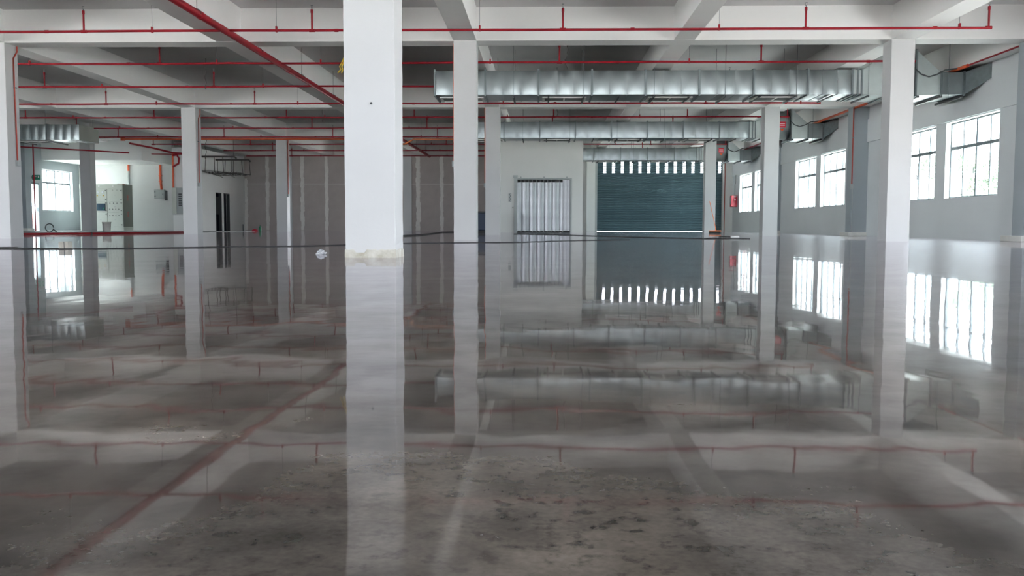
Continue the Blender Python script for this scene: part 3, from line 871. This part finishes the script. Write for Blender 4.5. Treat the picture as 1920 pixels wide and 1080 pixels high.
conduit('red_conduit', [(xa+.02, R[3]+.25, HB), (xa+.02, R[3]+.2, 4.1), (xa+.02, R[3]+.15, 1.76)], 0.02, 'conduit',
        'red conduit down the small far column before the gypsum wall', (xa, xa+.06, R[3]+.08, R[3]+.22, 1.64, 1.77))
conduit('orange_conduit', [(XB-.02, R[1]+.3, HB), (XB-.02, R[1]+.3, 3.0), (XB-.02, R[1]+.3, 1.76)], 0.016, 'orange',
        'thin orange conduit on the left face of the column at the duct end', (XB-.06, XB, R[1]+.22, R[1]+.38, 1.62, 1.76))
conduit('orange_conduit', [(XB-.02, R[2]+.2, HB), (XB-.02, R[2]+.2, 1.76)], 0.018, 'orange',
        'thin orange conduit on the left face of the column beside the lift wall', (XB-.06, XB, R[2]+.1, R[2]+.3, 1.64, 1.78))
conduit('red_conduit', [(10.44, R[2]-.02, 4.3), (10.44, R[2]-.02, 1.74)], 0.022, 'conduit',
        'red conduit down the middle right pilaster', (10.39, 10.49, R[2]-.06, R[2], 1.60, 1.76), (3.3,))
conduit('grey_conduit', [(10.47, R[2]-.02, 1.60), (10.48, R[2]-.02, 0.14)], 0.014, 'greybox', 'thin grey conduit below the socket of the middle right pilaster')
conduit('red_conduit', [(10.50, R[4]-.55, HB), (10.50, R[4]-.55, 0.0)], 0.022, 'conduit', 'dark pipe beside the far right pilaster')
conduit('red_conduit', [(-24.30, R[3]+0.59, HB), (-24.30, R[3]+0.59, 0.0)], 0.03, 'red', 'dark red pipe down the far left pilaster beside the glazed door')
# long runs
rc = thing('wall_conduit', (10.5, 26, 4.36), 'long red and orange conduit under the right edge beam', 'conduit')
MB().tube([(10.52, 9, 4.315), (10.52, 16, 4.31), (10.52, 23.2, 4.31)], 0.022, 8).build('tube', M['red'], rc)
MB().tube([(10.52, 23.2, 4.31), (10.52, 24.1, 4.31)], 0.045, 8).build('coupling', M['orange'], rc)
MB().tube([(10.52, 24.1, 4.30), (10.50, 30, 4.30), (10.50, 36.0, 4.30)], 0.045, 8).build('tube', M['orange'], rc)
MB().tube([(10.52, 36, 4.31), (10.52, 52.9, 4.31)], 0.03, 8).build('tube', M['red'], rc)
oc = thing('orange_conduit_run', (-14, 42.2, 4.2), 'orange conduit run along the third beam across the far left', 'conduit')
MB().tube([(-19.6, 42.325, 4.32)]+[(x, 42.325, 4.32) for x in range(-19, -9)]+[(-7.6, 42.325, 4.32)], 0.042, 8).build('tube', M['orange'], oc)
MB().tube([(-7.6, 42.325, 4.32), (-6.9, 42.325, 4.08), (-6.4, 42.325, 4.08), (-5.96, 42.325, 4.30), (-4.5, 42.325, 4.30), (-3.2, 42.325, 4.32), (-2.0, 42.325, 4.31)], 0.042, 8).build('tube', M['copper'], oc)
MB().box(-19.72, -19.55, 42.25, 42.37, 4.24, 4.40).build('elbow', M['orange'], oc)
sr = thing('fire_riser', (-18.28, 44.88, 2.16), 'red riser pipes with looped elbow dropping to the tall grey panel', 'pipe')
MB().tube([(-19.3, 42.3, 4.12), (-19.1, 44.2, 4.08), (-18.3, 44.85, 3.88), (-17.0, 44.85, 3.80)], 0.045, 8).build('feeder', M['red'], sr)
MB().tube([(-18.34, 44.88, 3.86), (-18.34, 44.88, 2.16)], 0.05, 8).build('riser', M['orange'], sr)
MB().tube([(-18.34, 44.86, 3.75), (-18.12, 44.86, 3.78), (-18.02, 44.86, 3.6), (-18.05, 44.86, 3.35), (-18.32, 44.86, 3.2)], 0.05, 8).build('loop', M['red'], sr)
MB().tube([(-19.4, 44.86, 3.82), (-17.2, 44.86, 3.80)], 0.022, 8).build('branch', M['red'], sr)
lp = thing('red_pipe_stub', (-22.3, 36.4, 3.55), 'red pipe stub hanging under the left duct', 'pipe')
MB().tube([(-22.6, 37.7, 3.60), (-19.5, 39.2, 3.52), (-18.2, 39.8, 3.48)], 0.03, 8).build('tube', M['red'], lp)
for x, yy in ((-22.5, 37.75), (-19.5, 39.2)): MB().tube([(x, yy, 3.52), (x, yy, HS)], 0.005, 5).build('hanger_rod', M['galv2'], lp)

# ------------------------------------------------------------------ electrical gear, far left
sg = thing('switchgear_cabinet', (-22.3, 46.0, 0.012), 'large pale grey switchgear cabinet against the far left wall', 'cabinet')
gx = [-23.43, -22.72, -22.0, -21.21]; Y0, Y1 = 45.5, 46.6; ZC = 0.012
MB().box(gx[0], gx[-1], Y0+0.03, Y1, ZC+0.18, 2.36).build('body', M['cab'], sg, bevel=0.006)
MB().box(gx[-1]-0.002, gx[-1]+0.012, Y0+0.03, Y1, ZC+0.10, 2.36).build('side_panel', M['cabside'], sg)
MB().box(gx[0]+0.02, gx[-1]+0.02, Y0+0.02, Y1-.02, ZC, ZC+0.2).build('plinth', M['cab'], sg)
MB().box(gx[0], gx[-1], Y0, Y0+0.03, 2.14, 2.36).build('top_panel', M['cab'], sg)
def sdoor(x0, x1, z0, z1):
    d = MB().box(x0+0.012, x1-0.012, Y0-0.005, Y0+0.03, z0+0.010, z1-0.010).build('door', M['cab'], sg, bevel=0.005)
    for zz in (z0+0.09, z1-0.09):
        MB().box(x1-0.10, x1-0.04, Y0-0.022, Y0-0.005, zz-0.02, zz+0.02).build('latch', M['dark'], d)
    return d
def disc(x, z, r, m, d, name='indicator'):
    MB().tube([(x, Y0-0.02, z), (x, Y0-0.004, z)], r, 12).build(name, M[m], d)
levels = [(0.22, 0.94), (0.94, 1.50), (1.50, 2.13)]
for ci in range(3):
    for li, (z0, z1) in enumerate(levels):
        d = sdoor(gx[ci], gx[ci+1], z0, z1)
        xm = (gx[ci]+gx[ci+1])/2
        if ci == 2 and li == 1:
            for q in range(3): disc(gx[2]+0.14+0.18*q, 1.40, 0.022, 'dark', d)
            for q in range(4): disc(gx[2]+0.12+0.155*q, 1.10, 0.022, 'dark', d)
        if ci == 2 and li == 0:
            for q in range(4): disc(gx[2]+0.12+0.155*q, 0.78, 0.022, 'dark', d)
        if ci == 2 and li == 2:
            for q in (-.1, .12): MB().box(xm+q-.03, xm+q+.03, Y0-.012, Y0-.004, 2.055, 2.07).build('name_plate', M['dark'], d)
        if ci == 1 and li == 2:
            for q in (-.10, .14): disc(xm+q, 1.95, 0.055, 'glassy', d, 'meter')
            for q in (-.14, .17): disc(xm+q, 1.78, 0.03, 'yellow', d, 'lamp')
        if ci == 1 and li == 1:
            b = MB().box(gx[1]+0.2, gx[2]-0.10, Y0-0.05, Y0-0.004, 1.02, 1.38).build('circuit_breaker', M['blue'], d, bevel=0.01)
            MB().box(gx[2]-0.19, gx[2]-0.13, Y0-0.07, Y0-0.05, 1.09, 1.17).build('button', M['green'], b)
        MB().box(xm-.04, xm+.04, Y0-.010, Y0-.004, (z0+z1)/2-.02, (z0+z1)/2+.01).build('name_plate', M['greybox'], d)
for x in (-22.4, -21.68): disc(x, 2.26, 0.04, 'white', sg, 'pilot_lamp')
for z in (1.55, 0.72):
    pm = MB()
    for q in range(4): pm.box(gx[-1]+0.012, gx[-1]+0.016, 45.98, 46.12, z+0.07*q, z+0.045+0.07*q)
    pm.build('warning_print', M['facadered'], sg)
MB().box(gx[-1]-0.3, gx[-1]+0.0, 45.7, 45.76, 2.36, 2.385).build('lifting_bar', M['copper'], sg)
oc2 = thing('orange_drop_conduit', (-21.9, 47.72, 2.4), 'orange conduit with grey lower sleeve above the switchgear', 'conduit')
MB().tube([(-21.9, 47.75, 3.48), (-21.9, 47.75, 3.15)], 0.05, 10).build('tube', M['orange'], oc2)
MB().tube([(-21.9, 47.75, 3.15), (-21.9, 47.75, 2.36), ], 0.055, 10).build('sleeve', M['greybox'], oc2)
MB().tube([(-21.9, 47.75, 2.40), (-21.9, 46.5, 2.40)], 0.04, 8).build('cable', M['dark'], oc2)
eb = thing('isolator_box', (-20.2, 47.7, 1.68), 'small grey isolator box on the white wall right of the switchgear', 'electrical box')
MB().box(-20.50, -19.95, 47.62, 47.80, 1.70, 2.17).build('body', M['greybox'], eb, bevel=0.01)
MB().box(-20.48, -19.97, 47.60, 47.62, 1.72, 2.15).build('door', M['greybox'], eb, bevel=0.006)
for z in (1.82, 2.05): MB().box(-20.46, -20.42, 47.585, 47.60, z-.03, z+.03).build('hinge', M['dark'], eb)
MB().box(-20.04, -20.0, 47.58, 47.60, 1.9, 1.96).build('latch', M['dark'], eb)
MB().box(-19.95, -19.86, 47.66, 47.80, 1.60, 2.12).build('side_handle', M['dark'], eb)
oc3 = thing('orange_drop_conduit', (-20.18, 47.72, 2.17), 'orange conduit dropping to the small grey isolator box', 'conduit')
MB().tube([(-20.2, 47.75, 3.48), (-20.2, 47.75, 2.7), (-20.15, 47.75, 2.17)], 0.06, 10).build('tube', M['orange'], oc3)
for z in (2.6, 2.9): MB().box(-20.27, -20.11, 47.68, 47.8, z, z+.03).build('clip', M['orange'], oc3)
dbp = thing('distribution_panel', (-18.1, 44.9, 0.84), 'tall pale grey distribution panel half hidden by a white column', 'electrical box')
MB().box(-18.36, -17.75, 44.72, 44.99, 0.84, 2.16).build('body', M['greybox'], dbp, bevel=0.008)
MB().box(-18.34, -18.12, 44.69, 44.72, 0.86, 2.14).build('door', M['cab'], dbp, bevel=0.006)
for q in range(6): MB().box(-18.02, -17.86, 44.69, 44.72, 1.25+.11*q, 1.32+.11*q).build('breaker', M['dark'], dbp)
es = thing('exit_sign', (WL+0.2, 43.33, 2.5), 'small green sign board above the glazed side door', 'sign')
MB().box(WL+0.02, WL+0.40, 43.30, 43.36, 2.47, 2.70).build('board', M['sign'], es, bevel=0.004)
MB().box(WL+0.0, WL+0.02, 43.27, 43.39, 2.52, 2.66).build('wall_mount', M['greybox'], es)
pic = MB()
pic.box(WL+0.30, WL+0.36, 43.296, 43.30, 2.56, 2.66).box(WL+0.07, WL+0.24, 43.296, 43.30, 2.60, 2.62)
pic.build('pictogram', M['white'], es)
# wire basket (cable ladder) hanging in front of the side wall
cl = thing('cable_basket', (-15.6, 46.0, 2.9), 'dark wire cable basket hanging askew by the doorways', 'cable tray')
bx0, bx1, by0, by1 = -17.1, -15.25, 45.2, 47.4
top = MB()
for yy in (by0, by1): top.tube([(bx0, yy, 3.72), (bx1-.1, yy, 3.72), (bx1, yy, 3.62)], 0.045, 8)
top.build('top_rail', M['wire'], cl)
for k in range(9):
    x = bx0+0.1+0.21*k; yy = by0 if k % 2 else by1
    MB().tube([(x, yy, 3.72), (x+random.uniform(-.06, .08), yy, 2.95+random.uniform(-.03, .05))], 0.016, 6).build('dropper', M['wire'], cl)
net = MB()
for k in range(7):
    yy = by0+(by1-by0)*k/6
    net.tube([(bx0, yy, 3.02-0.02*k), (bx0+.9, yy+random.uniform(-.1, .1), 2.96+random.uniform(-.04, .04)), (bx1, yy, 2.90+random.uniform(-.05, .05))], 0.014, 6)
for k in range(14):
    x = bx0+0.08+(bx1-bx0-.1)*k/13; net.tube([(x, by0, 2.97), (x+random.uniform(-.1, .1), by1, 2.90)], 0.008, 5)
net.build('bottom_mesh', M['wire'], cl)
for k in (0.9, 1.5):
    MB().tube([(bx0+k, by0, 2.92), (bx0+k+.08, by0, 2.75), (bx0+k+.25, by0, 2.68)], 0.01, 5).build('loose_wire', M['wire'], cl)
for x in (bx0+.1, bx1-.15): MB().tube([(x, by0, 3.72), (x, by0, HS)], 0.008, 5).build('hanger_rod', M['wire'], cl)

# loose wires from the slab
def wirething(pts, label, m='wire', r=0.006):
    t = thing('hanging_wire', pts[0], label, 'wire')
    o = MB().tube(pts, r, 5).build('strand', M[m], t)
    return t
def wiggle(x, y, z0, z1, a, n=14):
    return [(x+a*math.sin(i*1.3), y+a*.5*math.cos(i*.9), z0+(z1-z0)*i/n) for i in range(n+1)]
wirething(wiggle(-9.62, 26.0, HS, 4.18, .02), 'loose dark wire hanging from the left slab near the left pipes', r=.009)
wirething(wiggle(0.6, 22.6, HS, 4.50, .01)+[(0.54, 22.6, 4.38), (0.56, 22.6, 4.25), (0.62, 22.6, 4.14)], 'loose olive wire hanging above the nearest duct', r=.009)
wirething(wiggle(-8.05, 33.4, HS, 4.10, .02), 'loose dark wire hanging behind the second beam on the left', r=.008)
wirething(wiggle(0.55, 34.2, HS, 4.35, .02), 'loose dark wire hanging above the middle duct', r=.009)
wirething(wiggle(-16.2, 43.6, HS, 3.5, .05), 'long loose dark wire hanging left of the cable basket', r=.012)
ys_ = thing('yellow_strap', (-4.92, 22.36, 4.03), 'yellow strap hanging from the pipe beside the nearest column', 'strap')
for dx in (-.03, 0.02):
    MB().tube([(-4.86, 22.40, 4.40), (-4.88+dx, 22.36, 4.27), (-4.93+dx, 22.36, 4.18), (-4.90+dx, 22.36, 4.12), (-4.95+dx*1.8, 22.36, 4.03)], 0.016, 6).build('strand', M['yellow'], ys_)

# ------------------------------------------------------------------ fire call box, broom, bins and litter on the floor
fb = thing('fire_alarm_box', (10.85, 52.0, 1.41), 'red fire alarm box between the far pilaster and the window', 'alarm box')
MB().box(10.62, 10.965, 51.70, 52.05, 1.41, 2.04).build('body', M['redbox'], fb, bevel=0.012)
MB().box(10.60, 10.62, 51.78, 52.0, 1.55, 1.95).build('side_label', M['greybox'], fb)
MB().tube([(10.83, 51.66, 1.80), (10.83, 51.70, 1.80)], 0.085, 16).build('bell', M['redbox'], fb)
MB().tube([(10.83, 51.65, 1.80), (10.83, 51.66, 1.80)], 0.035, 12).build('button', M['white'], fb)
MB().box(10.76, 10.90, 51.695, 51.70, 1.95, 2.01).build('name_plate', M['white'], fb)
conduit('grey_conduit', [(10.90, 51.9, 3.2), (10.90, 51.9, 2.75), (10.86, 51.9, 2.65), (10.86, 51.9, 2.04)], 0.018, 'greybox', 'grey conduit rising from the red fire alarm box')
br = thing('push_broom', (7.85, 41.4, 0), 'orange push broom leaning on the far right column by the shutter', 'broom')
hd = MB().box(7.53, 8.07, 41.33, 41.45, 0.085, 0.135).build('head', M['broom'], br, bevel=0.012)
bs = MB()
for i in range(34):
    x = 7.545+0.015*i
    bs.hexa([(x, 41.31, 0), (x+.013, 41.31, 0), (x+.013, 41.47, 0), (x, 41.47, 0), (x, 41.345, .09), (x+.013, 41.345, .09), (x+.013, 41.435, .09), (x, 41.435, .09)])
bs.build('bristles', M['bristle'], br)['kind'] = 'stuff'
MB().tube([(7.83, 41.39, 0.13), (7.84, 41.42, 0.26)], 0.022, 10).build('ferrule', M['broom'], br)
MB().tube([(7.84, 41.42, 0.22), (7.71, 42.33, 1.46)], 0.014, 10).build('handle', M['broom'], br)
# wheeled bin
wbn = thing('wheeled_bin', (-2.65, 40.2, 0), 'dark navy wheeled bin peeking out between two columns', 'bin')
MB().hexa([(-2.83, 39.9, .12), (-2.45, 39.9, .12), (-2.45, 40.3, .12), (-2.83, 40.3, .12), (-2.90, 39.85, .86), (-2.38, 39.85, .86), (-2.38, 40.35, .86), (-2.90, 40.35, .86)]).build('body', M['navy'], wbn, bevel=0.02)
MB().box(-2.93, -2.35, 39.82, 40.38, .86, .94).build('lid', M['dark'], wbn, bevel=0.02)
for x in (-2.82, -2.46): MB().tube([(x-.02, 40.0, .07), (x+.02, 40.0, .07)], 0.07, 14).build('wheel', M['black'], wbn)
MB().box(-2.80, -2.48, 40.1, 40.2, 0, .12).build('foot', M['black'], wbn)
# bucket
bk = thing('plastic_bucket', (-19.35, 39.9, 0.012), 'white plastic bucket before the switchgear beside a column', 'bucket')
MB().lathe((-19.35, 39.9, 0.012), [(0.0, 0.0), (0.15, 0.0), (0.165, 0.1), (0.185, 0.40), (0.195, 0.40), (0.195, 0.425), (0.175, 0.425), (0.155, 0.05), (0.0, 0.05)], 22).build('body', M['bucket'], bk)
MB().tube([(-19.35+0.2*math.cos(a), 39.9-0.02, 0.43-0.16*math.sin(a)) for a in [math.pi*i/12 for i in range(13)]], 0.006, 6).build('handle', M['wire'], bk)
# standing hose coil
hc = MB().tube([(-18.32+0.16*math.cos(a), 33.3+0.03*math.sin(a*.5), 0.195+0.15*math.sin(a)) for a in [2*math.pi*i/26 for i in range(26)]]+[(-18.14, 33.3, 0.12), (-18.02, 33.28, 0.035)], 0.02, 8)
tag(hc.build('hose_loop', M['black']), 'black hose loop standing on the pale strip near the left window', 'hose')
# concrete block with cable
blk = MB().box(-6.335, -6.205, 11.72, 11.84, 0, 0.098)
tag(blk.build('concrete_block', M['block'], bevel=0.008), 'small pale cement block on the floor at the left, cable at its foot', 'block')
bl2 = MB().box(-6.26, -6.253, 11.716, 11.72, 0.0, 0.098)
bl2.build('joint', M['dark'], bpy.data.objects['concrete_block'])
# plastic bag
random.seed(3)
bg_ = MB(); ns, nr = 14, 8; vs_ = []
for i in range(nr+1):
    ph = math.pi*i/nr*0.5
    for j in range(ns):
        a = 2*math.pi*j/ns; q = random.uniform(.55, 1.15)
        vs_.append((-2.44+0.065*q*math.cos(a)*math.cos(ph), 9.98+0.05*q*math.sin(a)*math.cos(ph), 0.001+0.055*math.sin(ph)*random.uniform(.6, 1.1)))
fs = [(i*ns+j, i*ns+(j+1) % ns, (i+1)*ns+(j+1) % ns, (i+1)*ns+j) for i in range(nr) for j in range(ns)]
bg_.add(vs_, fs)
tag(bg_.build('crumpled_plastic_bag', M['bag']), 'crumpled clear plastic bag on the floor left of the nearest column', 'plastic bag')
# red pipe lying along the pale strip
rp_ = thing('floor_pipe', (-14.9, 30, 0.03), 'long red pipe lying on the floor at the far left', 'pipe')
MB().tube([(-15.40, 26.5, 0.032), (-14.32, 29.35, 0.032), (-14.27, 36.2, 0.032)], 0.032, 10).build('tube', M['red'], rp_)
MB().tube([(-14.52, 28.82, 0.034), (-14.50, 28.88, 0.034)], 0.04, 10).build('coupling', M['dark'], rp_)
# black cables on the floor
def cable(pts, label, r=0.007):
    out = []
    for (a, b) in zip(pts[:-1], pts[1:]):
        n = max(2, int(math.hypot(b[0]-a[0], b[1]-a[1])/0.35))
        for i in range(n):
            t = i/n; out.append((a[0]+(b[0]-a[0])*t+random.uniform(-.03, .03), a[1]+(b[1]-a[1])*t+random.uniform(-.06, .06), r))
    out.append((*pts[-1], r))
    tag(MB().tube(out, r, 6).build('floor_cable', M['black']), label, 'cable')
cable([(-8.2, 11.5), (-7.05, 11.62), (-6.4, 11.64), (-5.58, 12.0), (-4.69, 12.84), (-3.68, 13.66), (-3.21, 14.48), (-2.43, 15.91), (-1.64, 16.8), (-0.57, 17.25), (0.86, 20.02), (2.01, 21.01)], 'long black cable across the floor from the block to behind the nearest column')
cable([(-1.04, 34.6), (0.8, 31.25), (2.48, 25.93), (3.9, 23.58), (4.4, 23.2), (5.3, 23.4)], 'black cable lying on the floor in front of the lift and shutter', 0.011)
cable([(4.2, 23.4), (4.8, 25.6), (5.3, 27.4), (5.75, 27.2)], 'short looped black cable end near the broom', 0.014)
cable([(-4.09, 26.8), (-3.97, 29.9), (-4.24, 35.85), (-4.52, 41.4), (-2.97, 45.5)], 'wavy black cable on the floor right of the nearest column', 0.02)
cable([(-8.0, 11.9), (-7.3, 12.4), (-6.9, 11.9), (-6.45, 12.0)], 'thin loose black cable left of the cement block', 0.006)
tag(MB().box(5.2, 5.42, 25.2, 25.32, 0, 0.06).build('cable_plug', M['white'], bevel=0.01), 'small white plug at the end of the floor cable', 'plug')
# bottle and red bag by the gypsum wall
gb_ = thing('green_bottle', (-14.55, 46.6, 0), 'small green bottle standing by the gypsum board wall', 'bottle')
MB().lathe((-14.55, 46.6, 0), [(0, 0), (.055, 0), (.06, .02), (.06, .2), (.02, .27), (.02, .31), (0, .31)], 14).build('body', M['green'], gb_)
MB().lathe((-14.55, 46.6, .31), [(0, 0), (.022, 0), (.022, .02), (0, .02)], 10).build('cap', M['dark'], gb_)
rb = MB(); vs_ = []
for i in range(7):
    ph = math.pi*i/12
    for j in range(14):
        a = 2*math.pi*j/14; q = random.uniform(.85, 1.1)
        vs_.append((-14.8+0.16*q*math.cos(a)*math.cos(ph), 46.5+0.12*q*math.sin(a)*math.cos(ph), 0.12*math.sin(ph)))
rb.add(vs_, [(i*14+j, i*14+(j+1) % 14, (i+1)*14+(j+1) % 14, (i+1)*14+j) for i in range(6) for j in range(14)])
tag(rb.build('red_cloth_bundle', M['redbox']), 'small red bundle on the floor beside the green bottle', 'cloth')
tag(MB().tube([(-16.0, 48.3, 0), (-16.0, 48.3, 0.36)], 0.03, 8).build('floor_stub', M['dark']), 'short dark pipe stub standing right of the doorways', 'pipe')

# ------------------------------------------------------------------ outside
struct(box(-90, 90, -60, 140, -0.6, -0.26).build('ground', M['ground']), 'pale yard outside the windows')
def tree(x, y, h, label, seed):
    random.seed(seed)
    t = thing('tree', (x, y, -0.26), label, 'tree', 'pale trees outside the right windows')
    MB().tube([(x, y, -0.26), (x+.1, y, h*.3), (x, y+.1, h*.6)], 0.16, 8, r1=0.06).build('trunk', M['bark'], t)
    mb = MB()
    blobs = [(x+random.gauss(0, h*.16), y+random.gauss(0, h*.18), h*random.uniform(.35, .95), random.uniform(.12, .2)*h) for _ in range(14)]
    for i in range(2600):
        bx_, by_, bz_, br_ = random.choice(blobs)
        d = Vector((random.gauss(0, 1), random.gauss(0, 1), random.gauss(0, 1))).normalized()*br_*random.uniform(.5, 1.05)
        c = Vector((bx_, by_, bz_))+d
        u = Vector((random.gauss(0, 1), random.gauss(0, 1), random.gauss(0, 1))).normalized()
        v = u.cross(d).normalized() if u.cross(d).length > 1e-3 else Vector((1, 0, 0))
        s_ = random.uniform(.07, .14)
        mb.add([c-u*s_, c-v*s_*.6, c+u*s_, c+v*s_*.6], [(0, 1, 2, 3)])
    mb.build('crown', M['leaf'], t)
spots = [(20, 34, 3.6), (22, 39.5, 4.2), (24, 46, 4.0), (21, 28, 3.0), (24, 52, 4.4), (30, 62, 5.4), (27, 74, 5.0), (33, 58, 4.8), (29, 84, 6.0)]
desc = ['seen through the near window', 'seen low in the near window pair', 'seen through the gap of the near windows', 'at the edge of the near window', 'behind the second window pair',
        'tall and wide behind the second window pair', 'farther off behind the second pair', 'beyond the fence behind the near pair', 'farthest off outside the right wall']
for i, (x, y, h) in enumerate(spots): tree(x, y, h, 'pale green tree outside, ' + desc[i], 20+i)
def building(name, x0, x1, y0, y1, h, label, red):
    b = thing(name, ((x0+x1)/2, (y0+y1)/2, -0.26), label, 'building')
    MB().box(x0, x1, y0, y1, -0.26, h).build('wall', M['facade'], b)
    MB().box(x0-.3, x1+.3, y0-.3, y1+.3, h, h+.25).build('roof', M['facade'], b)
    return b
b1 = building('outside_building', -44, -37, 38, 78, 6.5, 'pale building outside the left window', True)
MB().box(-37, -36.9, 40, 77, 0.2, 1.15).build('red_band', M['facadered'], b1)
for y in (58.0, 61.5, 65, 68.5, 72.0):
    w_ = MB().box(-37.0, -36.95, y, y+1.4, 4.0, 5.6).build('window', M['frame'], b1)
    MB().box(-36.95, -36.93, y+.08, y+1.32, 4.08, 5.52).build('pane', M['glass'], w_)
b2 = building('outside_annex', 14.2, 22, 66, 72, 5.0, 'pale annex outside the farthest right window', True)
for x in (14.2, 15.2, 16.2): MB().box(x, x+.35, 65.9, 66, -.2, 4.6).build('red_post', M['facadered'], b2)
